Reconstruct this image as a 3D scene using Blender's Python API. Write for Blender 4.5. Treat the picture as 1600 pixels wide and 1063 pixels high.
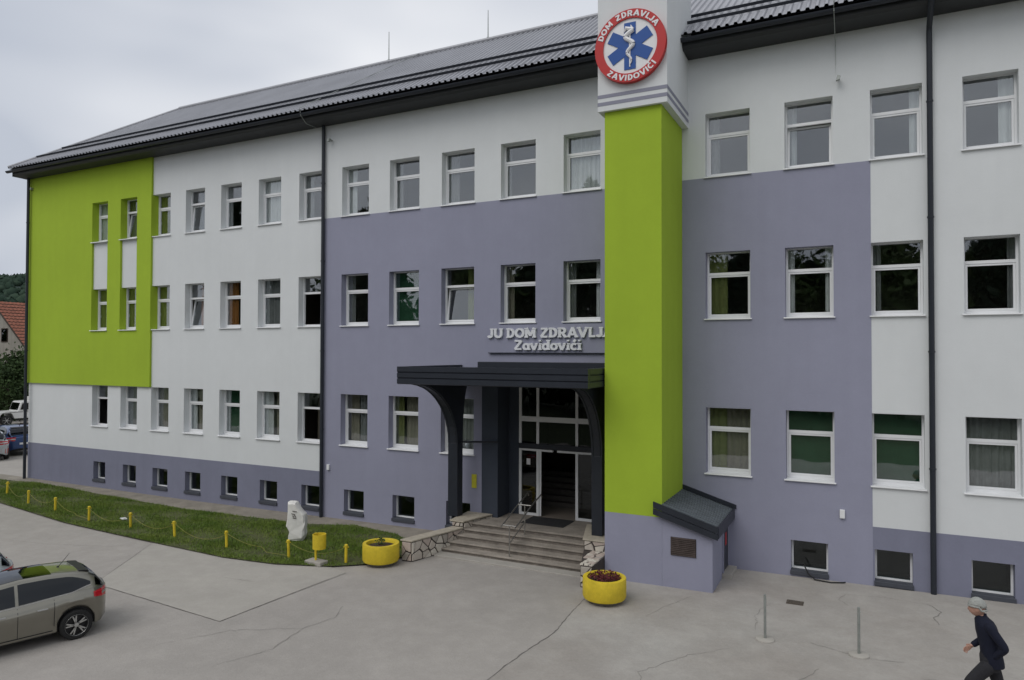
import bpy, bmesh, math, random
import numpy as np
from mathutils import Vector, Matrix
random.seed(7); RNG = np.random.default_rng(7)
for o in list(bpy.data.objects): bpy.data.objects.remove(o)
SC = bpy.context.scene
COL = SC.collection
R = math.radians

# ------------------------------------------------------------------ camera
CAM = Vector((28.3995, -18.2498, 5.5634))
yaw, pitch, roll = -0.46283953, 0.01763384, 0.00227897
fw = Vector((math.sin(yaw)*math.cos(pitch), math.cos(yaw)*math.cos(pitch), math.sin(pitch)))
rt = Vector((math.cos(yaw), -math.sin(yaw), 0)); up = rt.cross(fw)
r2 = rt*math.cos(roll)+up*math.sin(roll); u2 = up*math.cos(roll)-rt*math.sin(roll)
cd = bpy.data.cameras.new('camera'); co = bpy.data.objects.new('camera', cd); COL.objects.link(co)
co.matrix_world = Matrix(((r2.x, u2.x, -fw.x, CAM.x), (r2.y, u2.y, -fw.y, CAM.y), (r2.z, u2.z, -fw.z, CAM.z), (0, 0, 0, 1)))
cd.sensor_width = 36; cd.lens = 1100/1600*36; cd.clip_start = .1; cd.clip_end = 5000
SC.camera = co

# ------------------------------------------------------------------ world: overcast sky over a Nishita base
SUN_EL, SUN_AZ = 50, 200     # azimuth of the sun, degrees clockwise from +Y
w = bpy.data.worlds.new('World'); SC.world = w; w.use_nodes = True
nt = w.node_tree; nt.nodes.clear()
N = lambda t: nt.nodes.new(t)
sky = N('ShaderNodeTexSky'); sky.sky_type = 'NISHITA'; sky.sun_disc = False
sky.sun_elevation = R(SUN_EL); sky.sun_rotation = R(SUN_AZ); sky.dust_density = 4.0; sky.air_density = 1.2
bg1 = N('ShaderNodeBackground'); bg1.inputs[1].default_value = .06
tc = N('ShaderNodeTexCoord'); mp = N('ShaderNodeMapping'); mp.inputs['Scale'].default_value = (1.2, 1.2, 2.6); mp.inputs['Location'].default_value = (17.81, 9.23, 5.59)
nz = N('ShaderNodeTexNoise'); nz.inputs['Scale'].default_value = 1.7; nz.inputs['Detail'].default_value = 2.5; nz.inputs['Roughness'].default_value = .5; nz.inputs['Distortion'].default_value = .4
rp = N('ShaderNodeValToRGB')
rp.color_ramp.elements[0].position = .33; rp.color_ramp.elements[0].color = (.52, .56, .64, 1)
rp.color_ramp.elements[1].position = .66; rp.color_ramp.elements[1].color = (.87, .885, .92, 1)
bg2 = N('ShaderNodeBackground'); bg2.inputs[1].default_value = 1.0
mx = N('ShaderNodeMixShader'); mx.inputs[0].default_value = .93
out = N('ShaderNodeOutputWorld')
L = nt.links.new
L(sky.outputs[0], bg1.inputs[0]); L(tc.outputs['Generated'], mp.inputs[0]); L(mp.outputs[0], nz.inputs['Vector'])
L(nz.outputs['Fac'], rp.inputs[0]); L(rp.outputs[0], bg2.inputs[0]); L(bg1.outputs[0], mx.inputs[1]); L(bg2.outputs[0], mx.inputs[2]); L(mx.outputs[0], out.inputs[0])
sd = bpy.data.lights.new('sun', 'SUN'); sd.energy = 1.15; sd.angle = R(40); sd.color = (1, .97, .93)
so = bpy.data.objects.new('sun', sd); COL.objects.link(so)
az = R(SUN_AZ); el = R(SUN_EL)
sdir = Vector((math.sin(az)*math.cos(el), math.cos(az)*math.cos(el), math.sin(el)))
so.rotation_euler = sdir.to_track_quat('Z', 'Y').to_euler(); so.location = (30, -40, 40)
vs = SC.view_settings; vs.view_transform = 'Standard'; vs.look = 'None'; vs.exposure = 0.07; vs.gamma = 1; vs.use_curve_mapping = False
try: SC.cycles.max_bounces = 8; SC.cycles.transparent_max_bounces = 12
except Exception: pass

# ------------------------------------------------------------------ materials
MATS = {}
def pm(name, col, rough=.8, var=.08, scale=3, bump=0., bscale=60, metal=0., col2=None, streak=0., spec=.35, detail=5, coat=0., speck=0.):
    """principled material whose colour varies with a noise over world position"""
    if name in MATS: return MATS[name]
    m = bpy.data.materials.new(name); m.use_nodes = True; t = m.node_tree; b = t.nodes['Principled BSDF']
    b.inputs['Roughness'].default_value = rough; b.inputs['Metallic'].default_value = metal
    b.inputs['Specular IOR Level'].default_value = spec
    if coat: b.inputs['Coat Weight'].default_value = coat; b.inputs['Coat Roughness'].default_value = .05
    g = t.nodes.new('ShaderNodeNewGeometry')
    n = t.nodes.new('ShaderNodeTexNoise'); n.inputs['Scale'].default_value = scale; n.inputs['Detail'].default_value = detail; n.inputs['Roughness'].default_value = .6
    t.links.new(g.outputs['Position'], n.inputs['Vector'])
    r = t.nodes.new('ShaderNodeValToRGB'); c = col; d = col2 or tuple(x*(1+var) for x in c)
    a = tuple(x*(1-var) for x in c) if col2 is None else c
    r.color_ramp.elements[0].position = .3; r.color_ramp.elements[0].color = (*a, 1)
    r.color_ramp.elements[1].position = .7; r.color_ramp.elements[1].color = (*d, 1)
    t.links.new(n.outputs['Fac'], r.inputs[0]); last = r.outputs[0]
    if streak:
        mp = t.nodes.new('ShaderNodeMapping'); mp.inputs['Scale'].default_value = (2.2, 2.2, .12)
        t.links.new(g.outputs['Position'], mp.inputs[0])
        n2 = t.nodes.new('ShaderNodeTexNoise'); n2.inputs['Scale'].default_value = 1.6; n2.inputs['Detail'].default_value = 6
        t.links.new(mp.outputs[0], n2.inputs['Vector'])
        r3 = t.nodes.new('ShaderNodeMapRange'); r3.inputs[1].default_value = .35; r3.inputs[2].default_value = .7; r3.inputs[3].default_value = 1.0; r3.inputs[4].default_value = 1-streak
        t.links.new(n2.outputs['Fac'], r3.inputs[0])
        mm = t.nodes.new('ShaderNodeMix'); mm.data_type = 'RGBA'; mm.blend_type = 'MULTIPLY'; mm.inputs[0].default_value = 1
        t.links.new(last, mm.inputs[6]); t.links.new(r3.outputs[0], mm.inputs[7]); last = mm.outputs[2]
    if speck:
        for sc_, lo_, hi_, k_ in ((2.3, .42, .66, speck), (17., .35, .7, speck*.8), (70., .3, .7, speck*.5)):
            n2 = t.nodes.new('ShaderNodeTexNoise'); n2.inputs['Scale'].default_value = sc_; n2.inputs['Detail'].default_value = 7; n2.inputs['Roughness'].default_value = .65
            t.links.new(g.outputs['Position'], n2.inputs['Vector'])
            r3 = t.nodes.new('ShaderNodeMapRange'); r3.inputs[1].default_value = lo_; r3.inputs[2].default_value = hi_; r3.inputs[3].default_value = 1-k_; r3.inputs[4].default_value = 1+k_*.6
            t.links.new(n2.outputs['Fac'], r3.inputs[0])
            mm = t.nodes.new('ShaderNodeMix'); mm.data_type = 'RGBA'; mm.blend_type = 'MULTIPLY'; mm.inputs[0].default_value = 1
            t.links.new(last, mm.inputs[6]); t.links.new(r3.outputs[0], mm.inputs[7]); last = mm.outputs[2]
    t.links.new(last, b.inputs['Base Color'])
    if bump:
        n3 = t.nodes.new('ShaderNodeTexNoise'); n3.inputs['Scale'].default_value = bscale; n3.inputs['Detail'].default_value = 4
        t.links.new(g.outputs['Position'], n3.inputs['Vector'])
        bp = t.nodes.new('ShaderNodeBump'); bp.inputs['Strength'].default_value = bump; bp.inputs['Distance'].default_value = .02
        t.links.new(n3.outputs['Fac'], bp.inputs['Height']); t.links.new(bp.outputs[0], b.inputs['Normal'])
    MATS[name] = m; return m

def glass(name, tint=(.93, .95, .945), ior=1.95, wave=.03):
    m = bpy.data.materials.new(name); m.use_nodes = True; t = m.node_tree; t.nodes.clear()
    o = t.nodes.new('ShaderNodeOutputMaterial'); mix = t.nodes.new('ShaderNodeMixShader')
    tr = t.nodes.new('ShaderNodeBsdfTransparent'); tr.inputs[0].default_value = (*tint, 1)
    gl = t.nodes.new('ShaderNodeBsdfGlossy'); gl.inputs['Roughness'].default_value = .015; gl.inputs[0].default_value = (.92, .95, 1, 1)
    fr = t.nodes.new('ShaderNodeFresnel'); fr.inputs[0].default_value = ior
    g = t.nodes.new('ShaderNodeNewGeometry'); n = t.nodes.new('ShaderNodeTexNoise'); n.inputs['Scale'].default_value = 1.3; n.inputs['Detail'].default_value = 1
    io = t.nodes.new('ShaderNodeMapRange'); io.inputs[3].default_value = ior; io.inputs[4].default_value = 1/ior      # same reflectance from both sides of the pane
    t.links.new(g.outputs['Backfacing'], io.inputs[0]); t.links.new(io.outputs[0], fr.inputs[0])
    t.links.new(g.outputs['Position'], n.inputs['Vector'])
    bp = t.nodes.new('ShaderNodeBump'); bp.inputs['Strength'].default_value = wave; bp.inputs['Distance'].default_value = .1
    t.links.new(n.outputs['Fac'], bp.inputs['Height']); t.links.new(bp.outputs[0], gl.inputs['Normal'])
    t.links.new(fr.outputs[0], mix.inputs[0]); t.links.new(tr.outputs[0], mix.inputs[1]); t.links.new(gl.outputs[0], mix.inputs[2]); t.links.new(mix.outputs[0], o.inputs[0])
    MATS[name] = m; return m

M = dict(
 white=pm('white_render', (.65, .672, .68), .9, .025, .5, .15, 60, streak=.02, speck=.012),
 purple=pm('purple_render', (.28, .286, .373), .9, .05, .3, .15, 60, streak=.03, speck=.02),
 plinth=pm('plinth_render', (.205, .213, .285), .9, .06, .4, .15, 60, streak=.04, speck=.03),
 green=pm('green_render', (.335, .468, .034), .9, .05, .3, .15, 60, streak=.03, speck=.02),
 portal=pm('dark_portal_render', (.045, .055, .075), .8, .08, 1, .08, 80),
 frame=pm('white_window_plastic', (.74, .75, .76), .4, .02, 2),
 sill=pm('white_sheet_sill', (.72, .73, .74), .45, .04, 4),
 darksill=pm('anthracite_sill', (.06, .065, .08), .55, .1, 6),
 metal=pm('anthracite_sheet', (.022, .026, .035), .42, .1, 3),
 soffit=pm('dark_soffit', (.03, .032, .034), .55, .1, 3),
 roof=pm('grey_roof_sheet', (.31, .315, .34), .45, .10, .7, metal=.1, spec=.5),
 guard=pm('dark_roof_guard', (.03, .034, .045), .5, .1, 4),
 glass=glass('window_glass'), bglass=glass('basement_glass', (.7, .74, .74), 1.6),
 room=pm('room_plaster', (.30, .28, .245), .9, .05, 1), floor=pm('room_floor', (.22, .19, .16), .7, .1, 2),
 sheer=pm('sheer_curtain', (.52, .53, .53), .95, .06, 5), beige=pm('beige_curtain', (.22, .20, .155), .95, .1, 5),
 orange=pm('orange_curtain', (.24, .10, .025), .95, .15, 5), gcurt=pm('dark_green_blind', (.012, .058, .027), .9, .12, 3),
 lime=pm('lime_curtain', (.15, .165, .055), .95, .12, 5), gray=pm('grey_curtain', (.18, .185, .185), .95, .12, 5),
 concrete=pm('yard_concrete', (.345, .323, .297), .93, .07, .35, .3, 30, detail=9, speck=.06),
 slab=pm('pale_slab_concrete', (.375, .355, .32), .93, .06, .6, .3, 30, detail=9, speck=.05),
 apron=pm('patchy_apron_concrete', (.315, .29, .262), .93, .0, .45, .3, 30, col2=(.395, .378, .35), detail=10, speck=.07),
 strip=pm('path_concrete', (.26, .235, .195), .93, .16, 1.4, .25, 30, detail=8, speck=.12),
 crack=pm('crack_filler', (.15, .14, .13), .95, .2, 8),
 soil=pm('soil', (.055, .038, .028), .95, .3, 12, .6, 30),
 turf=pm('lawn_soil', (.075, .085, .03), .95, .3, 2.5, .4, 20),
 grass=pm('grass_blades', (.085, .155, .022), .75, .0, .9, col2=(.17, .225, .042), spec=.2),
 earth=pm('far_ground', (.05, .065, .03), .95, .3, .05),
 stone=pm('cream_stone', (.50, .45, .39), .85, .14, 5, .35, 40), mortar=pm('dark_mortar', (.06, .05, .045), .95, .2, 20, .3, 40),
 coping=pm('stone_coping', (.40, .36, .29), .9, .18, 6, .4, 40),
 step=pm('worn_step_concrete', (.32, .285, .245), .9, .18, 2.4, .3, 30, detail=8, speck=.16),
 marble=pm('white_marble', (.72, .71, .67), .75, .08, 5, .5, 12),
 yellow=pm('yellow_paint', (.68, .515, .032), .6, .08, 3, .2, 40, speck=.10), yellowg=pm('yellow_green_paint', (.56, .53, .045), .5, .10, 6, speck=.1),
 steel=pm('galvanised_steel', (.32, .34, .32), .45, .12, 12, metal=.6), tube=pm('steel_tube', (.34, .33, .31), .35, .1, 9, metal=.8),
 red=pm('emblem_red', (.46, .022, .022), .4, .03, 3), blue=pm('emblem_blue', (.012, .075, .30), .4, .03, 3), ewhite=pm('emblem_white', (.74, .74, .75), .4, .02, 3),
 letter=pm('letter_white', (.72, .73, .76), .45, .03, 6), stripe=pm('stripe_grey', (.25, .255, .315), .85, .04, 2),
 rubber=pm('tyre_rubber', (.018, .018, .018), .85, .15, 20), alloy=pm('alloy_rim', (.45, .45, .44), .35, .05, 8, metal=.8), black=pm('black_trim', (.012, .012, .013), .5, .1, 6),
 leaf=pm('leaf_dark', (.022, .04, .014), .7, .0, .8, col2=(.05, .085, .025), spec=.2), leaf2=pm('leaf_mid', (.035, .065, .018), .7, .0, .8, col2=(.075, .115, .03), spec=.2),
 conifer=pm('conifer_needles', (.012, .024, .014), .8, .0, .9, col2=(.025, .042, .022), spec=.15), bark=pm('bark', (.07, .055, .04), .95, .3, 8, .5, 30),
 hill=pm('hazed_hill_ground', (.03, .05, .04), .95, .2, .03), hilltree=pm('hazed_far_wood', (.022, .042, .032), .9, .0, .05, col2=(.045, .07, .045), spec=.1),  # haze over the far hill is mixed into these colours
 tile=pm('clay_roof_tile', (.25, .095, .06), .85, .22, 2, .2, 30), plaster=pm('house_plaster', (.36, .34, .30), .9, .08, 1.5, streak=.15), brickred=pm('chimney_brick', (.25, .06, .045), .9, .2, 6),
 wood=pm('brown_wood', (.06, .045, .035), .8, .2, 5), mat=pm('door_mat', (.03, .03, .032), .95, .2, 10), rust=pm('rust_louvre', (.06, .045, .04), .8, .3, 10),
 iron=pm('cast_iron', (.09, .075, .06), .8, .3, 20), skin=pm('skin', (.42, .24, .18), .55, .06, 30), navy=pm('navy_jacket', (.0055, .0075, .02), .85, .15, 10, .3, 60), trouser=pm('charcoal_trousers', (.022, .022, .026), .9, .15, 10, .3, 60),
 cap=pm('grey_knit_cap', (.32, .33, .31), .95, .15, 40, .5, 120), hair=pm('grey_hair', (.16, .16, .15), .9, .2, 60), shoe=pm('black_shoe', (.015, .014, .013), .5, .1, 10),
)
CARGLASS = glass('car_glass', (.10, .12, .13), 1.5, .0)

# ------------------------------------------------------------------ mesh helpers
def gz(x): return .0105*max(0., min(x, 40.)-6)
class MB:
    def __init__(s): s.v = []; s.f = []
    def quad(s, a, b, c, d):
        i = len(s.v); s.v += [tuple(a), tuple(b), tuple(c), tuple(d)]; s.f.append((i, i+1, i+2, i+3)); return s
    def poly(s, pts):
        i = len(s.v); s.v += [tuple(p) for p in pts]; s.f.append(tuple(range(i, i+len(pts)))); return s
    def box(s, x0, x1, y0, y1, z0, z1):
        i = len(s.v); s.v += [(x, y, z) for z in (z0, z1) for y in (y0, y1) for x in (x0, x1)]
        s.f += [tuple(i+k for k in f) for f in ((0, 2, 3, 1), (4, 5, 7, 6), (0, 1, 5, 4), (2, 6, 7, 3), (0, 4, 6, 2), (1, 3, 7, 5))]; return s
    def prism(s, pts, z0, z1, axis='z'):
        """extrude a polygon (2D pts) along an axis"""
        def P(p, h): return (p[0], p[1], h) if axis == 'z' else ((p[0], h, p[1]) if axis == 'y' else (h, p[0], p[1]))
        n = len(pts); i = len(s.v); s.v += [P(p, z0) for p in pts]+[P(p, z1) for p in pts]
        s.f += [tuple(range(i, i+n))[::-1], tuple(range(i+n, i+2*n))]+[(i+k, i+(k+1) % n, i+n+(k+1) % n, i+n+k) for k in range(n)]; return s
    def tube(s, pts, r, n=8, cap=True):
        pts = [Vector(p) for p in pts]; i0 = len(s.v); rs = r if isinstance(r, (list, tuple)) else [r]*len(pts)
        ref = None
        for k, p in enumerate(pts):
            d = (pts[min(k+1, len(pts)-1)]-pts[max(k-1, 0)]).normalized()
            if ref is None: ref = Vector((0, 0, 1)) if abs(d.z) < .9 else Vector((1, 0, 0))
            a = d.cross(ref).normalized(); b = d.cross(a).normalized(); ref = -b if False else ref
            for j in range(n):
                t = 2*math.pi*j/n; q = p+(a*math.cos(t)+b*math.sin(t))*rs[k]; s.v.append(tuple(q))
        for k in range(len(pts)-1):
            for j in range(n):
                A = i0+k*n+j; B = i0+k*n+(j+1) % n; s.f.append((A, B, B+n, A+n))
        if cap: s.f.append(tuple(range(i0, i0+n))[::-1]); s.f.append(tuple(range(i0+(len(pts)-1)*n, i0+len(pts)*n)))
        return s
    def lathe(s, prof, n=32, c=(0, 0, 0), axis='z'):
        i0 = len(s.v)
        for (r, h) in prof:
            for j in range(n):
                t = 2*math.pi*j/n; x, y = r*math.cos(t), r*math.sin(t)
                q = (x, y, h) if axis == 'z' else ((x, h, y) if axis == 'y' else (h, x, y))
                s.v.append((q[0]+c[0], q[1]+c[1], q[2]+c[2]))
        for k in range(len(prof)-1):
            for j in range(n):
                A = i0+k*n+j; B = i0+k*n+(j+1) % n; s.f.append((A, B, B+n, A+n))
        return s
    def build(s, name, mat, parent=None, smooth=False, bevel=0., loc=None, fix=True):
        me = bpy.data.meshes.new(name); me.from_pydata(s.v, [], s.f)
        if fix:
            bm = bmesh.new(); bm.from_mesh(me); bmesh.ops.recalc_face_normals(bm, faces=bm.faces); bm.to_mesh(me); bm.free()
        me.materials.append(mat); me.update()
        o = bpy.data.objects.new(name, me); COL.objects.link(o)
        if smooth:
            me.polygons.foreach_set('use_smooth', [True]*len(me.polygons))
            try: me.set_sharp_from_angle(angle=R(38))
            except Exception: pass
        if bevel:
            b = o.modifiers.new('bevel', 'BEVEL'); b.width = bevel; b.segments = 2; b.limit_method = 'ANGLE'
        if parent: o.parent = parent
        if loc is not None: o.location = loc
        return o
def inst(me, name, parent=None, loc=(0, 0, 0), rot=(0, 0, 0), scale=(1, 1, 1)):
    o = bpy.data.objects.new(name, me); COL.objects.link(o); o.location = loc; o.rotation_euler = rot; o.scale = scale
    if parent: o.parent = parent
    return o
def tag(o, label, cat, group=None):
    o['label'] = label; o['category'] = cat
    if group: o['group'] = group
    return o
def thing(name, label, cat, loc=(0, 0, 0), rz=0, group=None):
    o = bpy.data.objects.new(name, None); COL.objects.link(o); o.location = loc; o.rotation_euler = (0, 0, rz); o.empty_display_size = .3
    return tag(o, label, cat, group)
def struct(o): o['kind'] = 'structure'; return o
def npmesh(name, V, F, mat, parent=None):
    me = bpy.data.meshes.new(name); V = np.asarray(V, np.float32); F = np.asarray(F, np.int32); k = F.shape[1]
    me.vertices.add(len(V)); me.vertices.foreach_set('co', V.ravel()); me.loops.add(F.size); me.loops.foreach_set('vertex_index', F.ravel())
    me.polygons.add(len(F)); me.polygons.foreach_set('loop_start', np.arange(0, F.size, k, dtype=np.int32)); me.update(calc_edges=True); me.validate()
    me.materials.append(mat); o = bpy.data.objects.new(name, me); COL.objects.link(o)
    if parent: o.parent = parent
    return o

# ------------------------------------------------------------------ ground
def sheet(name, pts, dz, mat, fine=1.0):
    """flat polygon laid on the sloping yard"""
    bm = bmesh.new(); vs = [bm.verts.new((x, y, 0)) for x, y in pts]; bm.faces.new(vs)
    xs = [p[0] for p in pts]; k = math.ceil(min(xs)/2)*2
    cuts = [6.0, 40.0]
    for c in cuts:
        if min(xs) < c < max(xs):
            bmesh.ops.bisect_plane(bm, geom=bm.verts[:]+bm.edges[:]+bm.faces[:], plane_co=(c, 0, 0), plane_no=(1, 0, 0))
    for v in bm.verts: v.co.z = gz(v.co.x)+dz
    bmesh.ops.recalc_face_normals(bm, faces=bm.faces)
    if bm.faces[:][0].normal.z < 0: bmesh.ops.reverse_faces(bm, faces=bm.faces)
    me = bpy.data.meshes.new(name); bm.to_mesh(me); bm.free(); me.materials.append(mat)
    o = bpy.data.objects.new(name, me); COL.objects.link(o); return o
struct(sheet('ground', [(-1500, -900), (900, -900), (900, 1500), (-1500, 1500)], -.02, M['earth']))
struct(sheet('concrete_yard', [(-75, -19.5), (62, -19.5), (62, 40), (-75, 40)], -.008, M['concrete']))
struct(sheet('pale_slab', [(10.06, -4.60), (12.07, -7.64), (16.72, -8.06), (16.95, -4.43), (16.2, -4.2), (13.1, -4.6)], .0, M['slab']))
struct(sheet('concrete_apron', [(22.9, -.4), (22.9, -3.17), (22.95, -4.6), (23.05, -5.7), (22.9, -6.9), (22.83, -7.99), (22.6, -12), (22.2, -19.4), (50, -19.4), (50, -.05), (26, -.05)], -.002, M['apron']))
struct(sheet('wall_path', [(-6.5, -.9), (-2.8, -.55), (3, -.95), (7.4, -1.22), (12.5, -1.1), (14.1, -.7), (15.9, -1.0), (17.6, -1.6), (17.6, .02), (-6.5, .02)], .02, M['strip']))
LAWN = [(-5.6, -1.3), (-5.0, -.85), (-2.8, -.50), (3, -.92), (7.4, -1.16), (12.5, -1.04), (14.1, -.52), (15.9, -.9), (17.3, -1.75), (17.45, -2.8), (16.95, -3.75), (16.3, -4.25), (14.8, -4.7), (13.1, -4.83), (8.8, -4.52), (5, -4.2), (0, -3.45), (-4, -2.3)]
lawn = sheet('lawn', LAWN, .03, M['turf']); struct(lawn)
def inpoly(P, poly):
    x, y = P[:, 0], P[:, 1]; c = np.zeros(len(P), bool); j = len(poly)-1
    for i in range(len(poly)):
        xi, yi = poly[i]; xj, yj = poly[j]
        c ^= ((yi > y) != (yj > y)) & (x < (xj-xi)*(y-yi)/(yj-yi+1e-12)+xi); j = i
    return c
n = 150000
P = np.stack([RNG.uniform(-5.6, 17.6, n), RNG.uniform(-4.9, -.4, n)], 1)
P += RNG.normal(0, .015, P.shape); P = P[inpoly(P, LAWN)]
n = len(P); patch = .5+.5*np.sin(P[:, 0]*1.7+np.sin(P[:, 1]*2.3)*1.4)*np.sin(P[:, 1]*3.1+P[:, 0]*.6)
keep = RNG.random(n) < np.clip(.12+1.15*patch, 0, 1); P = P[keep]; patch = patch[keep]; n = len(P)
h = RNG.uniform(.03, .075, n)*(.75+.6*patch); a = RNG.uniform(0, 2*np.pi, n); wd = RNG.uniform(.006, .011, n); ln = RNG.normal(0, .03, (n, 2))
z0 = .028+.0105*np.clip(np.minimum(P[:, 0], 40)-6, 0, None)
V = np.zeros((n, 3, 3)); V[:, 0, 0] = P[:, 0]-np.cos(a)*wd; V[:, 0, 1] = P[:, 1]-np.sin(a)*wd; V[:, 1, 0] = P[:, 0]+np.cos(a)*wd; V[:, 1, 1] = P[:, 1]+np.sin(a)*wd
V[:, 0, 2] = V[:, 1, 2] = z0; V[:, 2, :2] = P+ln; V[:, 2, 2] = z0+h
g = npmesh('lawn_grass', V.reshape(-1, 3), np.arange(3*n).reshape(-1, 3), M['grass']); g['kind'] = 'stuff'; g['label'] = 'short green grass of the lawn along the plinth'; g['category'] = 'grass'

def crackline(name, pts, wdt=.02, jit=.05, step=.11, dz=.004):
    """a narrow uneven ribbon along a polyline: a joint or crack in the concrete"""
    rs = random.Random(hash(name+str(pts[0])) & 0xffff); rs = random.Random(int(abs(pts[0][0]*131+pts[0][1]*977)))
    q = []
    for (x0, y0), (x1, y1) in zip(pts[:-1], pts[1:]):
        d = math.hypot(x1-x0, y1-y0); k = max(1, int(d/step))
        for i in range(k): q.append((x0+(x1-x0)*i/k+rs.gauss(0, jit*.35), y0+(y1-y0)*i/k+rs.gauss(0, jit*.35)))
    q.append(pts[-1]); mb = MB(); L_, R_ = [], []
    for i, p in enumerate(q):
        a = q[max(i-1, 0)]; b = q[min(i+1, len(q)-1)]; dx, dy = b[0]-a[0], b[1]-a[1]; l = math.hypot(dx, dy)+1e-9; ww = wdt*rs.uniform(.3, .9)*(.40 if 'joint' in name else .27)*math.sin(math.pi*min(1, max(.12, (i+.5)/len(q))))**.35
        ww = abs(ww); L_.append((p[0]-dy/l*ww, p[1]+dx/l*ww)); R_.append((p[0]+dy/l*ww, p[1]-dx/l*ww))
    for i in range(len(q)-1):
        A, B, C_, D = R_[i], R_[i+1], L_[i+1], L_[i]
        mb.quad(*[(p[0], p[1], gz(p[0])+dz) for p in (A, B, C_, D)])
    return struct(mb.build(name, M['crack'] if 'joint' in name else pm('faint_crack', (.20, .19, .175), .95, .2, 8)))
crackline('slab_joint', [(10.06, -4.69), (12.07, -7.64)], .022, .01); crackline('slab_joint', [(12.07, -7.64), (16.72, -8.06)], .03, .01); crackline('slab_joint', [(16.72, -8.06), (16.92, -4.43)], .025, .012)
crackline('slab_joint', [(22.9, -3.17), (22.95, -4.6), (23.05, -5.7), (22.9, -6.9), (22.83, -7.99), (22.6, -12)], .035, .02)
crackline('concrete_crack', [(18.4, -6.3), (18.7, -6.9), (18.5, -7.6), (18.7, -8.6), (18.3, -9.6)], .03, .06)
crackline('concrete_crack', [(18.5, -7.6), (17.3, -8.3), (16.6, -9.4)], .025, .06)
crackline('concrete_crack', [(25.3, -7.6), (25.0, -6.6), (25.6, -5.6), (26.2, -5.0)], .02, .06)
crackline('concrete_crack', [(27.6, -6.6), (27.4, -5.9), (27.7, -5.2)], .03, .05); crackline('concrete_crack', [(27.5, -4.1), (28.4, -4.4), (29.0, -4.3)], .025, .04)
crackline('concrete_crack', [(29.6, -.9), (29.8, -1.3), (29.65, -1.7), (29.7, -2.1)], .05, .04); crackline('concrete_crack', [(28.0, -.95), (28.8, -.8), (29.6, -.9)], .02, .03); crackline('concrete_crack', [(28.0, -.95), (27.9, -1.4), (28.1, -1.7)], .02, .04)
crackline('concrete_crack', [(26.6, -2.2), (26.4, -3.0), (26.5, -3.9)], .02, .05); crackline('concrete_crack', [(29.2, -4.9), (30.5, -4.6), (31.6, -4.7)], .025, .05); crackline('concrete_crack', [(14.5, -6.0), (15.4, -5.9)], .02, .04)
crackline('concrete_crack', [(5.8, -6.2), (7.2, -6.0), (9.2, -5.4), (10.0, -4.75)], .02, .05); crackline('concrete_crack', [(25.0, -2.5), (24.6, -3.4), (24.4, -4.1)], .02, .03)

# ------------------------------------------------------------------ the health centre: walls
B = thing('health_centre', 'three storey health centre with white, purple and lime green rendered walls', 'building', (12, 4, 0))
BI = B.matrix_basis.inverted() if False else Matrix.Translation((-12, -4, 0))
def part(mb, name, mat, parent=None, **k):
    """build a mesh given in world coordinates as a part of the building"""
    o = mb.build(name, mat, **k); o.parent = parent or B
    if o.parent is B: o.matrix_parent_inverse = BI
    return o
WX0, WX1, WD = -4.45, 37.0, 8.0
UT, UB, MT, MBt, GT, GB, BT, BB_ = 11.675, 10.05, 8.12, 6.43, 4.18, 2.52, 1.07, .345
colx = [(-.02, .98), (1.79, 2.79), (3.63, 4.63), (5.48, 6.51), (7.36, 8.40), (9.24, 10.30), (11.13, 12.2-.03), (13.0, 14.10), (14.93, 16.06), (16.88, 18.03), (18.92, 20.04), (20.90, 21.99), None,
        (24.81, 25.90), (26.71, 27.78), (28.57, 29.62), (30.39, 31.41), (32.25, 33.27), (34.1, 35.12)]
basx = {0: (.13, .89), 1: (1.99, 2.78), 2: (3.76, 4.62), 3: (5.59, 6.42), 4: (7.50, 8.32), 5: (9.41, 10.23), 6: (11.33, 12.12), 7: (13.16, 13.97), 8: (15.1, 15.93), 9: (17.08, 17.92), 14: (26.81, 27.63), 15: (28.61, 29.37), 16: (30.48, 31.26), 17: (32.35, 33.13), 18: (34.2, 35.0)}
holes = []
for c, xx in enumerate(colx):
    if xx is None: continue
    for nm, (t, b) in dict(U=(UT, UB), M=(MT, MBt), G=(GT, GB)).items():
        if nm == 'G' and c in (10, 11): continue
        holes.append((nm, c, xx[0], xx[1], b, t))
for c, xx in basx.items(): holes.append(('B', c, xx[0], xx[1], BB_+gz(xx[0])*.0, BT))
PORTAL = (18.31, 22.3, 5.05); REC = (18.84, 21.75, .75, 4.62)     # dark portal face and the door recess in it
TOPZ = 13.25; GREENR = 3.63; PURL, PURR, PURT = 12.25, 28.57, 10.03; DADO = 1.58
def region(x, z):
    if REC[0] < x < REC[1] and z < REC[3]: return 'hole', .75
    for h_ in holes:
        if h_[2] < x < h_[3] and h_[4] < z < h_[5]: return 'hole', .30
    if PORTAL[0] < x < PORTAL[1] and z < PORTAL[2]: return 'portal', -.012
    if x < GREENR and z > 4.19:
        for c in (0, 1):
            if colx[c][0] < x < colx[c][1] and MT < z < UB: return 'white', .0
        return 'green', -.085
    if PURL < x < PURR and z < PURT: return 'purple', -.006
    if z < DADO: return 'purple2', -.006
    return 'white', 0.
xs = sorted(set([WX0, WX1, GREENR, PURL, PURR, PORTAL[0], PORTAL[1], REC[0], REC[1]]+[h_[2] for h_ in holes]+[h_[3] for h_ in holes]))
zs = sorted(set([-.4, TOPZ, 4.19, PURT, DADO, PORTAL[2], REC[2], REC[3]]+[h_[4] for h_ in holes]+[h_[5] for h_ in holes]))
cells = {}; W = {k: MB() for k in ('white', 'purple', 'purple2', 'green', 'portal')}
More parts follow.
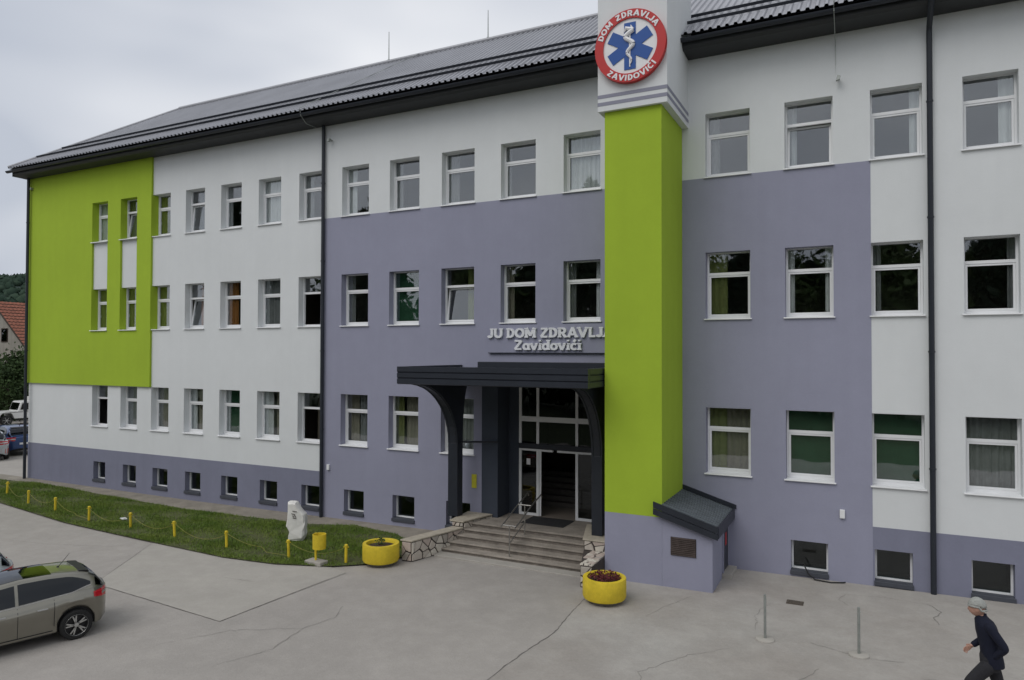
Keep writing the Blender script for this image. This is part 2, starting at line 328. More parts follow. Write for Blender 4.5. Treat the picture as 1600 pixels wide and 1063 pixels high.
for i in range(len(xs)-1):
    for j in range(len(zs)-1): cells[i, j] = region((xs[i]+xs[i+1])/2, (zs[j]+zs[j+1])/2)
for (i, j), (k, y) in cells.items():
    x0, x1, a, b = xs[i], xs[i+1], zs[j], zs[j+1]
    if k != 'hole': W[k].quad((x0, y, a), (x1, y, a), (x1, y, b), (x0, y, b))
    for (di, dj) in ((1, 0), (0, 1)):
        o_ = cells.get((i+di, j+dj))
        if o_ is None or abs(o_[1]-y) < 1e-6: continue
        key = k if (k != 'hole' and (o_[0] == 'hole' or y < o_[1])) else o_[0]
        y0, y1 = min(y, o_[1]), max(y, o_[1])
        if key == 'hole': continue
        if REC[0]-.001 <= x0 and x1 <= REC[1]+.001 and b <= REC[3]+.001 and 'hole' in (k, o_[0]) and di == 1: y1 = .72
        if di: W[key].quad((x1, y0, a), (x1, y1, a), (x1, y1, b), (x1, y0, b))
        else: W[key].quad((x0, y0, b), (x1, y0, b), (x1, y1, b), (x0, y1, b))
part(W['white'], 'wall', M['white'], fix=False)['label'] = 'white rendered wall'
part(W['purple'], 'wall', M['purple'], fix=False)['label'] = 'purple grey rendered middle section of the wall'
pl_ = [MB(), MB()]
for f in W['purple2'].f:
    q = [W['purple2'].v[i] for i in f]; pl_[0 if sum(p[0] for p in q)/4 < 20 else 1].quad(*q)
for q in pl_: part(q, 'plinth', M['plinth'], fix=False)
part(W['green'], 'wall', M['green'], fix=False)['label'] = 'lime green rendered corner of the wall'
part(W['portal'], 'door_portal', M['portal'], fix=False)
mb = MB().quad((WX0, 0, -.4), (WX0, WD, -.4), (WX0, WD, TOPZ), (WX0, 0, TOPZ)).quad((WX1, 0, -.4), (WX1, WD, -.4), (WX1, WD, TOPZ), (WX1, 0, TOPZ)).quad((WX0, WD, -.4), (WX1, WD, -.4), (WX1, WD, TOPZ), (WX0, WD, TOPZ))
part(mb, 'back_wall', M['white'], fix=False)
part(MB().quad((WX0-.085, -.085, 4.19), (WX0-.085, 3, 4.19), (WX0-.085, 3, TOPZ), (WX0-.085, -.085, TOPZ)).quad((WX0-.085, -.085, 4.19), (WX0, -.085, 4.19), (WX0, -.085, TOPZ), (WX0-.085, -.085, TOPZ)), 'corner_cladding', M['green'], fix=False)
# inside: slabs, corridor wall and cross walls so that windows look into rooms
for z in (1.55, 5.15, 8.85, 12.6):
    lo = z
    if z == 1.55:
        part(MB().box(WX0+.02, REC[0]-.05, .32, 4.2, z-.2, z), 'floor_slab', M['floor']); part(MB().box(REC[1]+.1, WX1-.02, .32, 4.2, z-.2, z), 'floor_slab', M['floor'])
    else: part(MB().box(WX0+.02, WX1-.02, .32, 4.2, z-.25, z), 'floor_slab', M['room'])
part(MB().box(WX0+.02, WX1-.02, 4.2, 4.3, -.3, 13), 'corridor_wall', M['room'])
for x in (1.4, 5.05, 8.85, 12.55, 16.45, 22.6, 24.3, 28.2, 31.85, 35.5): part(MB().box(x-.06, x+.06, .33, 4.2, -.3, 12.6), 'room_partition', M['room'])
part(MB().box(18.5, 18.6, .8, 4.2, -.3, 5), 'room_partition', M['room']); part(MB().box(22.05, 22.15, .8, 4.2, -.3, 5), 'room_partition', M['room'])

# ------------------------------------------------------------------ windows
def frame_mesh(mb, x0, x1, z0, z1, y0, y1, t, tb=None):
    tb = tb or t
    mb.box(x0, x0+t, y0, y1, z0, z1); mb.box(x1-t, x1, y0, y1, z0, z1); mb.box(x0+t, x1-t, y0+.002, y1, z0, z0+tb); mb.box(x0+t, x1-t, y0+.002, y1, z1-t, z1); return mb
def curtain(x0, x1, z0, z1, y, folds, amp, mat, parent, name='curtain'):
    mb = MB(); n_ = folds*6; rs = random.Random(int(x0*97+z0*13)); ph = rs.random()*6
    pts = [(x0+(x1-x0)*i/n_, y+amp*math.sin(2*math.pi*folds*i/n_+ph+.6*math.sin(i*.7))) for i in range(n_+1)]
    for (a, b), (c, d) in zip(pts[:-1], pts[1:]): mb.quad((a, b, z0), (c, d, z0), (c, d, z1), (a, b, z1))
    return part(mb, name, mat, parent, smooth=True, fix=False)
# (floor, column): (list of curtains (from, to, material key)), opening mode
CUR = {('U', 0): [(0, 1, 'sheer')], ('U', 1): [(0, 1, 'gray')], ('U', 3): [(.2, 1, 'gray')], ('U', 5): [(0, .9, 'sheer')], ('U', 9): [(0, .35, 'gray')], ('U', 11): [(.1, 1, 'sheer')], ('U', 10): [(0, .15, 'gray')],
       ('U', 8): [(0, .22, 'gray')], ('U', 14): [(0, .2, 'sheer')], ('U', 16): [(.72, 1, 'sheer')], ('U', 17): [(0, .5, 'sheer')], ('U', 4): [(0, .2, 'gray')], ('U', 6): [(0, .3, 'gray')], ('U', 7): [(.0, .3, 'sheer')], ('U', 2): [(0, .5, 'lime')], ('U', 13): [(0, .25, 'gray')], ('U', 15): [(.8, 1, 'sheer')], ('M', 7): [(0, .25, 'gray')], ('M', 9): [(.6, 1, 'lime')], ('M', 11): [(0, .2, 'gray'), (.8, 1, 'sheer')], ('M', 14): [(0, .15, 'sheer'), (.85, 1, 'sheer')], ('M', 16): [(.85, 1, 'gray')], ('G', 6): [(0, .6, 'beige')],
       ('M', 0): [(0, 1, 'lime')], ('M', 1): [(0, 1, 'lime')], ('M', 2): [(0, .65, 'lime')], ('M', 3): [(.35, 1, 'orange')], ('M', 4): [(.1, .5, 'orange'), (.75, 1, 'orange')], ('M', 5): [(0, 1, 'gray')], ('M', 6): [(.3, 1, 'gray')],
       ('M', 8): [(0, 1, 'gcurt')], ('M', 10): [(0, .2, 'beige')], ('M', 13): [(0, .42, 'lime'), (.12, .3, 'beige')], ('M', 15): [(0, .17, 'gray')], ('M', 18): [(0, .4, 'lime')],
       ('G', 0): [(0, .3, 'sheer')], ('G', 1): [(0, 1, 'gray')], ('G', 2): [(0, .6, 'beige')], ('G', 3): [(0, .3, 'sheer'), (.35, 1, 'beige')], ('G', 4): [(0, .18, 'sheer'), (.2, 1, 'gcurt')], ('G', 5): [(0, .4, 'sheer'), (.55, 1, 'beige')], ('G', 7): [(0, .4, 'beige'), (.5, 1, 'gray')],
       ('G', 8): [(0, .3, 'lime'), (.4, .9, 'beige')], ('G', 9): [(0, 1, 'gray')], ('G', 13): [(.2, 1, 'beige'), (0, .4, 'lime')], ('G', 14): [(0, 1, 'gcurt')], ('G', 15): [(0, 1, 'gcurt')], ('G', 16): [(0, 1, 'gray')], ('G', 17): [(0, 1, 'sheer')]}
TILT = {('U', 1): 7, ('M', 3): 9, ('M', 9): 8, ('U', 14): 6, ('U', 3): 5}; TURN = {('G', 6): 60, ('M', 6): 38, ('G', 0): 30}
FY = .235
for (nm, c, x0, x1, zb, zt) in holes:
    yo = -.085 if (c in (0, 1) and nm in 'UM') else 0
    fy = FY+yo*.4
    if nm == 'B':
        mb = frame_mesh(MB(), x0-.01, x1+.01, zb-.01, zt+.02, fy-.03, fy+.05, .055)
        wo = part(mb, 'basement_window', M['frame']); part(MB().box(x0+.04, x1-.04, fy+.008, fy+.014, zb+.04, zt-.03), 'pane', M['bglass'], wo)
        part(MB().box(x0-.015, x1+.015, -.05, fy-.034, zb-.09, zb+.012), 'sill', M['darksill'], wo, bevel=.008)
        part(MB().box(x0-.02, x1+.02, 1.2, 1.25, zb-.3, zt+.3), 'light_shaft', M['room'], wo)
        continue
    H = zt-zb; tz = zt-.32*H; t = .055
    mb = frame_mesh(MB(), x0-.012, x1+.012, zb+.012, zt+.03, fy, fy+.07, t, .06); mb.box(x0+t-.012, x1-t+.012, fy+.001, fy+.07, tz-.035, tz+.035)
    wo = part(mb, 'window', M['frame'])
    part(MB().box(x0+.035, x1-.035, fy+.045, fy+.052, tz+.03, zt-.02), 'pane', M['glass'], wo)
    sx0, sx1, sz0, sz1 = x0+.046, x1-.046, zb+.075, tz-.037
    sm = MB(); frame_mesh(sm, sx0, sx1, sz0, sz1, fy+.012, fy+.064, .045); sp = MB().box(sx0+.035, sx1-.035, fy+.04, fy+.047, sz0+.035, sz1-.035)
    so_ = part(sm, 'sash', M['frame'], wo); po = part(sp, 'pane', M['glass'], wo)
    hm = part(MB().box(sx0+.008, sx0+.03, fy+.064, fy+.10, (sz0+sz1)/2-.06, (sz0+sz1)/2+.06), 'handle', M['frame'], wo)
    if (nm, c) in TILT or (nm, c) in TURN:
        if (nm, c) in TILT: piv = Vector((sx0, fy+.05, sz0)); rot = Matrix.Rotation(-R(TILT[nm, c]), 4, 'X')
        else: piv = Vector((sx1, fy+.05, sz0)); rot = Matrix.Rotation(-R(TURN[nm, c]), 4, 'Z')
        T = Matrix.Translation(piv) @ rot @ Matrix.Translation(-piv)
        for q in (so_, po, hm): q.data.transform(T)
    part(MB().prism([(fy+.03, zb+.012), (fy+.03, zb-.005), (yo-.055, zb-.03), (yo-.055, zb-.012), (yo-.05, zb-.002)], x0-.035, x1+.035, 'x'), 'sill', M['sill'], wo)
    for (a, b, mk) in CUR.get((nm, c), []):
        W_ = x1-x0
        curtain(x0+a*W_-.03, x0+b*W_+.03, zb-.05, zt+.05, fy+.125+(.05 if mk == 'beige' else 0)+(.12 if (nm, c) in TILT else 0)+(.6 if (nm, c) in TURN else 0), max(2, int((b-a)*(3 if mk == 'gcurt' else 9))), .006 if mk == 'gcurt' else .022, M[mk], wo, 'blind' if mk == 'gcurt' else 'curtain')
# ------------------------------------------------------------------ roof
EY, EZ, RY, RZ = -.78, 13.50, 4.0, 16.82; EXL, EXR = -4.76, 37.4
HX = EXL+(RY-EY)       # ridge start on the hipped end
slope = (RZ-EZ)/(RY-EY)
ro = MB()
ro.quad((EXL, EY, EZ-.03), (EXR, EY, EZ-.03), (EXR, RY, RZ-.03), (HX, RY, RZ-.03)).quad((EXR, 2*RY-EY, EZ-.03), (EXL, 2*RY-EY, EZ-.03), (HX, RY, RZ-.03), (EXR, RY, RZ-.03)).poly([(EXL, 2*RY-EY, EZ-.03), (EXL, EY, EZ-.03), (HX, RY, RZ-.03)])
ro = part(ro, 'roof', M['guard'], fix=False)
prof = [(0, 0), (.025, .05), (.08, .05), (.105, 0)]; pit = .2
def roofpt(x, y, hgt): return (x, y-hgt*.57, EZ+(y-EY)*slope+hgt*.82)
def roof_sheet(xa, xb):
    mb = MB(); pts = []; k = xa
    while k < xb-1e-6:
        for (a, b) in prof:
            if k+a <= xb+1e-6: pts.append((k+a, b))
        k += pit
    pts.append((xb, 0))
    for (a, ha), (b, hb) in zip(pts[:-1], pts[1:]):
        ya = min(RY, EY+max(.02, a-EXL)); yb = min(RY, EY+max(.02, b-EXL))
        mb.quad(roofpt(a, EY-.02, ha), roofpt(b, EY-.02, hb), roofpt(b, yb, hb), roofpt(a, ya, ha))
    return mb
full = None; x = EXL
while x < EXR-.01:
    xb = min(x+1.0, EXR)
    if x > HX and xb-x > .99:
        if full is None:
            full = roof_sheet(x, xb); fx = x; f_o = part(full, 'roof_sheet', M['roof'], ro, fix=False)
        else:
            o_ = f_o.copy(); COL.objects.link(o_); o_.location = (x-fx, 0, 0)
    else: part(roof_sheet(x, xb), 'roof_sheet', M['roof'], ro, fix=False)
    x += 1.0
for dy in (.72, 1.4):
    mb = MB(); y = EY+dy; x0 = EXL+dy+.1
    a = roofpt(0, y, .045); 
    mb.v += []; nrm = Vector((0, -.57, .82)); tn = Vector((0, .82, .57))
    p = Vector(roofpt(x0, y, .052)); q = Vector(roofpt(EXR, y, .052))
    mb.quad(p, q, q+nrm*.075, p+nrm*.075).quad(p+nrm*.075, q+nrm*.075, q+nrm*.075+tn*.03, p+nrm*.075+tn*.03)
    part(mb, 'snow_guard', M['guard'], ro, fix=False)
part(MB().tube([roofpt(HX, RY, .05), roofpt(EXR, RY, .05)], .09, 10), 'ridge_cap', M['roof'], ro); part(MB().tube([roofpt(EXL, EY, .05), roofpt(HX, RY, .05)], .06, 10), 'hip_cap', M['roof'], ro)
# boxed eave and half round gutter
part(MB().prism([(.02, 13.14), (-.62, 13.16), (-.70, 13.22), (-.70, 13.40), (.02, 13.42)], EXL+.12, EXR, 'x'), 'soffit', M['soffit'])
part(MB().prism([(EXL+.12, -.70), (EXL+.12, 8.7), (WX0+.02, 8.7), (WX0+.02, .02)], 13.15, 13.39), 'soffit', M['soffit'])
gp = [(-.78+.085*math.cos(t)-.02, 13.37+.085*math.sin(t)) for t in [math.pi+math.pi*k/8 for k in range(9)]]
gi = [(-.80+.075*math.cos(t), 13.37+.075*math.sin(t)) for t in [2*math.pi-math.pi*k/8 for k in range(9)]]
part(MB().prism(gp+gi, EXL-.08, EXR, 'x'), 'gutter', M['metal'], smooth=True)
def downpipe(x, yoff, ztop, zbot, swan=True, yo=0.):
    y = -.09+yo; pts = [(x, -.78, 13.34), (x, -.76, 13.2), (x, y-.04, 12.86), (x, y, 12.72), (x, y, zbot)] if swan else [(x, y, ztop), (x, y, zbot)]
    mb = MB().tube(pts, .06, 10)
    o = part(mb, 'downpipe', M['metal'], smooth=True)
    for z in (11.2, 8.6, 5.6, 3.0): part(MB().lathe([(.062, -.02), (.072, -.018), (.072, .018), (.062, .02)], 10, (x, y, z)).box(x-.012, x+.012, y+.06, y+.09, z-.012, z+.012), 'pipe_bracket', M['metal'], o)
    return o
downpipe(WX0+.10, 0, 13.16, .02, False, yo=-.1); downpipe(12.27, 0, 13.16, gz(12.3), False); downpipe(29.76, 0, 13, gz(29.7))
for x, z in ((12.56, 12.62), (27.91, 12.03), (-4.2, 12.7)):
    o_ = part(MB().box(x-.02, x+.02, -.10, .0, z-.02, z+.02).prism([(x-.05, z-.07), (x+.03, z-.05), (x+.05, z+.03), (x-.02, z+.05)], -.2, -.10, 'y'), 'wall_hook', M['steel'])
for x, z, m_, wdt, hgt in ((12.52, 1.75, 'frame', .10, .18), (27.94, 1.81, 'frame', .11, .2)):
    tag(MB().box(x-wdt/2, x+wdt/2, -.07, -.006, z-hgt/2, z+hgt/2).build('junction_box', M[m_], bevel=.01), 'small white electrical box on the purple wall %s' % ('beside the middle downpipe' if x < 20 else 'right of the lean-to shed'), 'electrical box', 'white boxes on the purple wall')
tag(MB().box(17.98, 18.14, -.03, -.006, 1.55, 1.95).build('wall_notice', M['yellowg']), 'small yellow notice on the wall beside the dark portal', 'notice')
mb = MB().tube([roofpt(12.0, EY-.1, .10), roofpt(12.0, EY+.1, .10), roofpt(12.6, 1.5, .1), roofpt(13.4, RY, .12)], .012, 6); part(mb, 'lightning_conductor', M['steel'], ro)
part(MB().tube([(11.98, EY-.12, 13.5), (11.98, -.86, 13.3), (11.98, -.6, 13.1), (11.98, -.1, 13.1)], .012, 6), 'lightning_conductor', M['steel'])
part(MB().tube([roofpt(27.85, .6, .1), roofpt(27.85, EY-.1, .10), (27.85, -.9, 13.3), (27.85, -.55, 13.1), (27.85, -.03, 12.9), (27.85, -.03, 12.1)], .01, 6), 'lightning_conductor', M['steel'])
for x, h_, lb in ((11.9, 1.25, 'thin lightning rod standing on the roof ridge, farther from the tower'), (16.3, 1.15, 'thin lightning rod standing on the roof ridge, nearer the tower')):
    tag(MB().tube([(x, RY, RZ+.02), (x, RY, RZ+h_)], [.022, .012], 6).lathe([(.0, .0), (.05, .0), (.05, .06), (.0, .06)], 8, (x, RY, RZ+.1)).build('lightning_rod', M['steel']), lb, 'lightning rod', 'lightning rods on the ridge')

# ------------------------------------------------------------------ entrance: door, lobby
DY = .72
part(MB().box(18.845, 19.19, DY+.0, DY+.05, .74, 4.60), 'door_side_panel', M['portal'])
mb = MB()
for a, b in ((19.19, 19.27), (19.76, 19.84), (20.99, 21.07), (21.66, 21.74)): mb.box(a, b, DY-.03, DY+.05, .755, 4.6)
mb.box(19.27, 21.66, DY-.028, DY+.048, 3.52, 3.67); mb.box(19.27, 20.28, DY-.028, DY+.048, 2.655, 2.715); mb.box(20.42, 21.66, DY-.028, DY+.048, 2.655, 2.715)
mb.box(19.27, 19.76, DY-.028, DY+.048, .757, .83); mb.box(21.07, 21.66, DY-.028, DY+.048, .757, .83); mb.box(19.84, 19.90, DY+.0, DY+.04, .757, 2.655)
do = part(mb, 'entrance_door', M['frame']); GD = glass('tinted_door_glass', (.35, .37, .36), 1.5)
part(MB().box(19.2, 21.73, DY-.06, DY+.06, 2.72, 2.87), 'door_beam', M['metal'], do)
for a, b, c, d in ((19.27, 19.76, .83, 2.655), (21.07, 21.66, .83, 2.655), (19.27, 19.76, 2.87, 3.52), (19.84, 20.99, 2.87, 3.52), (21.07, 21.66, 2.87, 3.52), (19.27, 21.66, 3.67, 4.6)):
    part(MB().box(a-.005, b+.005, DY+.005, DY+.013, c-.005, d+.005), 'pane', GD, do)
for x in (19.50, 21.25): part(MB().box(x-.03, x+.03, DY+.02, DY+.06, 3.67, 4.6), 'door_post', M['steel'], do)
part(MB().box(19.43, 19.55, DY-.006, DY+.003, 2.24, 2.42), 'door_notice', M['ewhite'], do)
lm = MB()
for k in range(6): lm.box(18.62, 22.03, 2.1+.29*k, 4.19, .75+.14*k, .75+.14*(k+1)-.001)
part(lm, 'lobby_stair', pm('shaded_terrazzo', (.10, .09, .08), .6, .2, 6))  # stair colour darkened to imitate the shade inside the entrance
lob = pm('shaded_brown_lobby', (.07, .055, .045), .7, .15, 2)  # brown darkened to imitate shade in the lobby behind the canopy
part(MB().box(18.61, 22.04, .80, 4.19, 4.62, 4.72), 'lobby_ceiling', lob); part(MB().box(18.61, 18.64, .80, 4.19, .75, 4.62), 'lobby_panel', lob); part(MB().box(22.01, 22.04, .80, 4.19, .75, 4.62), 'lobby_panel', lob); part(MB().box(18.65, 22.0, 4.15, 4.19, 1.6, 4.62), 'lobby_panel', lob)
part(MB().tube([(21.3, 1.5, .78), (21.3, 1.5, 1.65), (21.3, 3.4, 2.5)], .025, 8), 'lobby_rail', M['tube'])

# ------------------------------------------------------------------ steps and stone cheek walls
xl = lambda y: 17.87+.266*(y+2.97)
xr = lambda y: max(21.72, 22.54-.31*(y+2.95))
st = thing('entrance_steps', 'worn wide concrete steps up to the glazed entrance door', 'steps', (20.2, -1.4, gz(20.2)))
def child(mb, name, mat, parent, **k):
    o = mb.build(name, mat, **k); o.parent = parent; o.matrix_parent_inverse = Matrix.Translation(-Vector(parent.location)) if not any(parent.rotation_euler) else parent.matrix_basis.inverted(); return o
ys = [-1.98, -1.70, -1.42, -1.14, -.86]; zz = [.28, .40, .52, .635, .75]
for k in range(5):
    y0 = ys[k]; y1 = ys[k+1]+.03 if k < 4 else .70; z1 = zz[k]; z0 = -.05
    if k < 4: pts = [(xl(y0)-.02, y0), (xr(y0)+.02, y0), (xr(y1)+.02, y1), (xl(y1)-.02, y1)]
    else: pts = [(xl(y0)-.02, y0), (xr(y0)+.02, y0), (21.74, .0), (21.74, y1), (18.85, y1), (18.85, -.02), (18.6, -.02)]
    tr_ = child(MB().prism(pts, z1-.045, z1), 'step' if k < 4 else 'landing', M['step'], st, bevel=.012)
    cyy = sum(p[1] for p in pts)/len(pts); child(MB().prism([(p[0], p[1]+(.03 if p[1] == y0 else 0)) for p in pts], z0, z1-.046), 'riser', pm('stained_shaded_riser', (.20, .175, .15), .92, .3, 3, .3, 30, speck=.2), tr_)  # blotchy riser colour, darkened to stand in for shade on the upright faces
child(MB().box(18.63, 22.02, .70, 2.1, .5, .745), 'lobby_floor', M['floor'], st)
child(MB().box(19.7, 21.0, -.25, .62, .751, .762), 'door_mat', M['mat'], st)
child(MB().prism([(xl(-2.3)+.1, -2.33), (22.3, -2.31), (22.2, -1.96), (xl(-2.0), -1.96)], gz(20)-.04, gz(20)+.035), 'kerb_step', M['slab'], st, bevel=.01)

STONES = [M['stone'], pm('pink_stone', (.46, .39, .34), .85, .14, 5, .35, 40), pm('pale_stone', (.58, .54, .47), .85, .12, 5, .35, 40), pm('grey_stone', (.38, .35, .31), .85, .16, 5, .35, 40)]
def voronoi(w_, h_, n_, rs):
    pts = []
    for _ in range(4000):
        p = (rs.uniform(0, w_), rs.uniform(0, h_))
        if all((p[0]-q[0])**2+(p[1]-q[1])**2 > (.62*math.sqrt(w_*h_/n_))**2 for q in pts): pts.append(p)
        if len(pts) >= n_: break
    out = []
    for p in pts:
        poly = [(0, 0), (w_, 0), (w_, h_), (0, h_)]
        for q in pts:
            if q is p: continue
            mx_, my_ = (p[0]+q[0])/2, (p[1]+q[1])/2; nx, ny = q[0]-p[0], q[1]-p[1]; new = []
            for i in range(len(poly)):
                a, b = poly[i], poly[(i+1) % len(poly)]; da = (a[0]-mx_)*nx+(a[1]-my_)*ny; db = (b[0]-mx_)*nx+(b[1]-my_)*ny
                if da <= 0: new.append(a)
                if da*db < 0: t = da/(da-db); new.append((a[0]+(b[0]-a[0])*t, a[1]+(b[1]-a[1])*t))
            poly = new
            if len(poly) < 3: break
        if len(poly) < 3: continue
        cx = sum(a[0] for a in poly)/len(poly); cy = sum(a[1] for a in poly)/len(poly); sh = []
        for a in poly:
            d = math.hypot(a[0]-cx, a[1]-cy)+1e-6; k = max(.3, 1-.018/d*1.25); sh.append((cx+(a[0]-cx)*k, cy+(a[1]-cy)*k))
        out.append(sh)
    return out
def stone_face(parent, o, u, v, nrm, w_, h_, n_, seed, thick=.026):
    """flagstones laid in mortar over the rectangle o + s*u + t*v"""
    rs = random.Random(seed); o, u, v, nrm = map(Vector, (o, u, v, nrm))
    for poly in voronoi(w_, h_, n_, rs):
        t = thick*rs.uniform(.6, 1.2); mb = MB(); k = len(poly)
        A = [o+u*p[0]+v*p[1]-nrm*.005 for p in poly]
        cx = sum(p[0] for p in poly)/k; cy = sum(p[1] for p in poly)/k
        Bq = [o+u*(cx+(p[0]-cx)*.94)+v*(cy+(p[1]-cy)*.94)+nrm*t for p in poly]
        mb.v = [tuple(q) for q in A+Bq]; mb.f = [tuple(range(k, 2*k))]+[(i, (i+1) % k, k+(i+1) % k, k+i) for i in range(k)]
        child(mb, 'stone', rs.choice(STONES), parent)
cl = thing('stone_cheek_wall', 'low stepped cream flagstone wall on the lawn side of the steps', 'stone wall', (17.7, -1.5, gz(17.7)), group='stone walls beside the steps')
d = Vector((.266, 1, 0)).normalized(); nv = Vector((d.y, -d.x, 0)); G = gz(17.8)
def cheek_block(parent, y0, y1, z0, z1, xf, th, sgn):
    p0 = Vector((xf(y0), y0, 0)); p1 = Vector((xf(y1), y1, 0)); q = [p0, p1, p1-Vector((th*sgn, 0, 0)), p0-Vector((th*sgn, 0, 0))]
    child(MB().prism([(a.x, a.y) for a in q], z0, z1), 'mortar_core', M['mortar'], parent)
    return p0, p1
p0, p1 = cheek_block(cl, -2.97, -1.15, -.05, .63, xl, .30, 1)
child(MB().prism([(xl(-3.0)+.03, -3.0), (xl(-1.17)+.03, -1.17), (xl(-1.17)-.33, -1.17), (xl(-3.0)-.33, -3.0)], .63, .675), 'coping', M['coping'], cl, bevel=.012)
Lw = (p1-p0).length
stone_face(cl, (p0.x, p0.y, G), tuple((p1-p0).normalized()), (0, 0, 1), tuple(nv), Lw, .63-G, 22, 3)
stone_face(cl, (p0.x-.30, p0.y, G), (1, 0, 0), (0, 0, 1), (0, -1, 0), .30, .63-G, 4, 5)
p0, p1 = cheek_block(cl, -1.14, .0, -.05, .80, xl, .36, 1)
child(MB().prism([(xl(-1.18)+.03, -1.18), (xl(-.01)+.03, -.02), (xl(-.01)-.80, -.02), (xl(-1.18)-.42, -1.18)], .80, .845), 'coping', M['coping'], cl, bevel=.012)
stone_face(cl, (p0.x, p0.y, .45), tuple((p1-p0).normalized()), (0, 0, 1), tuple(nv), (p1-p0).length, .35, 9, 8)
stone_face(cl, (p0.x-.36, p0.y, .675), (1, 0, 0), (0, 0, 1), (0, -1, 0), .36, .125, 3, 9)
cr = thing('stone_cheek_wall', 'low stepped cream flagstone wall squeezed between the steps and the green tower', 'stone wall', (22.5, -1.5, gz(22.5)), group='stone walls beside the steps')
G = gz(22.6)
child(MB().prism([(22.54, -2.95), (22.82, -2.95), (22.82, -1.7), (xr(-1.7), -1.7)], -.05, .66), 'mortar_core', M['mortar'], cr)
child(MB().prism([(xr(-1.7), -1.7), (22.82, -1.7), (22.82, -.25), (xr(-.25), -.25)], -.05, .90), 'mortar_core', M['mortar'], cr)
child(MB().prism([(xr(-1.72)-.03, -1.73), (22.825, -1.73), (22.825, -.25), (xr(-.25)-.03, -.25)], .90, .935), 'coping', M['coping'], cr, bevel=.01)
stone_face(cr, (22.54, -2.95, G), (1, 0, 0), (0, 0, 1), (0, -1, 0), .28, .66-G, 5, 21); stone_face(cr, (xr(-1.7), -1.7, .665), (1, 0, 0), (0, 0, 1), (0, -1, 0), 22.82-xr(-1.7), .23, 5, 22)
stone_face(cr, (22.5, -2.93, .66), (1, 0, 0), (0, 1, 0), (0, 0, 1), .32, .55, 7, 23); stone_face(cr, (22.37, -2.38, .66), (1, 0, 0), (0, 1, 0), (0, 0, 1), .44, .66, 11, 24)

hr = thing('stair_handrail', 'double steel tube handrail in the middle of the entrance steps', 'handrail', (20.18, -1.4, .28))
for (y, z) in ((-1.9, .28), (-.98, .635)):
    child(MB().tube([(20.18, y, z), (20.18, y, z+.80)], .018, 8), 'post', M['tube'], hr, smooth=True)
    child(MB().tube([(19.98, y, z+.80), (20.38, y, z+.80)], .018, 8), 'crossbar', M['tube'], hr, smooth=True)
for x in (19.98, 20.38):
    child(MB().tube([(x, -2.0, 1.05), (x, -1.9, 1.08), (x, -.98, 1.435), (x, -.35, 1.62), (x, -.3, 1.55)], .018, 8), 'rail', M['tube'], hr, smooth=True)
child(MB().tube([(20.18, -1.9, .62), (20.18, -.98, .98)], .012, 8), 'rail', M['tube'], hr, smooth=True)

# ------------------------------------------------------------------ canopy
ca = thing('entrance_canopy', 'dark anthracite entrance canopy on two flared pillars', 'canopy', (20.2, -1.5, .8))
CX0, CX1, CY = 17.52, 22.80, -3.16
fp = [(CY, 5.19), (CY, 5.06), (CY+.03, 5.045), (CY+.03, 5.035), (CY, 5.02), (CY, 4.91), (CY+.03, 4.895), (CY+.03, 4.885), (CY, 4.87), (CY, 4.75), (CY+.05, 4.73), (CY+.12, 4.74), (CY+.12, 5.19)]
child(MB().prism(fp, CX0, CX1, 'x'), 'fascia', M['metal'], ca)
for xx, sg in ((CX0, 1), (CX1, -1)):
    sp = [(xx+sg*(q[0]-CY), q[1]) for q in fp]
    child(MB().prism(sp, CY+.13, -.02 if sg > 0 else -.02, 'y'), 'side_fascia', M['metal'], ca)
child(MB().box(CX0+.125, CX1-.125, CY+.125, -.02, 4.99, 5.12), 'roof_deck', M['metal'], ca)
child(MB().box(CX0+.125, CX1-.125, CY+.125, -.02, 4.80, 4.98), 'ceiling', M['soffit'], ca)
child(MB().box(18.34, 22.83, -.34, -.015, 5.121, 5.29), 'upstand', M['metal'], ca, bevel=.01)
def flare(xa, xb, yf, yb, zb):
    pts = [(yf, zb), (yf, 2.95)]
    for k in range(1, 13): t = math.pi/2*k/12; pts.append((yf-(yf-CY-.10)*(1-math.cos(t)), 2.95+1.80*math.sin(t)))
    back = [(yb+.42*(1-math.cos(t)), 3.05+1.70*math.sin(t)) for t in [math.pi/2*k/8 for k in range(8, -1, -1)]]
    cut = 14
    child(MB().prism([(yf, zb), (yf, 2.95), (yb, 2.95), (yb, zb)], xa, xb, 'x'), 'pillar', M['metal'], ca, bevel=.012)
    child(MB().prism(pts[1:]+back+[(yb, 2.95)], xa, xb, 'x'), 'bracket', M['metal'], ca)
    rib = MB()
    for fx in (xa+.05, xb-.05):
        rib.tube([(fx, p[0]-.004, p[1]-.01) for p in pts[1:-1]], .012, 6)
    child(rib, 'bracket_rib', M['metal'], ca)
flare(17.63, 17.95, -.80, -.50, .845); flare(22.21, 22.50, -1.32, -1.02, .935)
child(MB().tube([(17.86, -.6, 2.96), (18.86, -.03, 2.96)], .03, 8), 'tie_bar', M['metal'], ca)

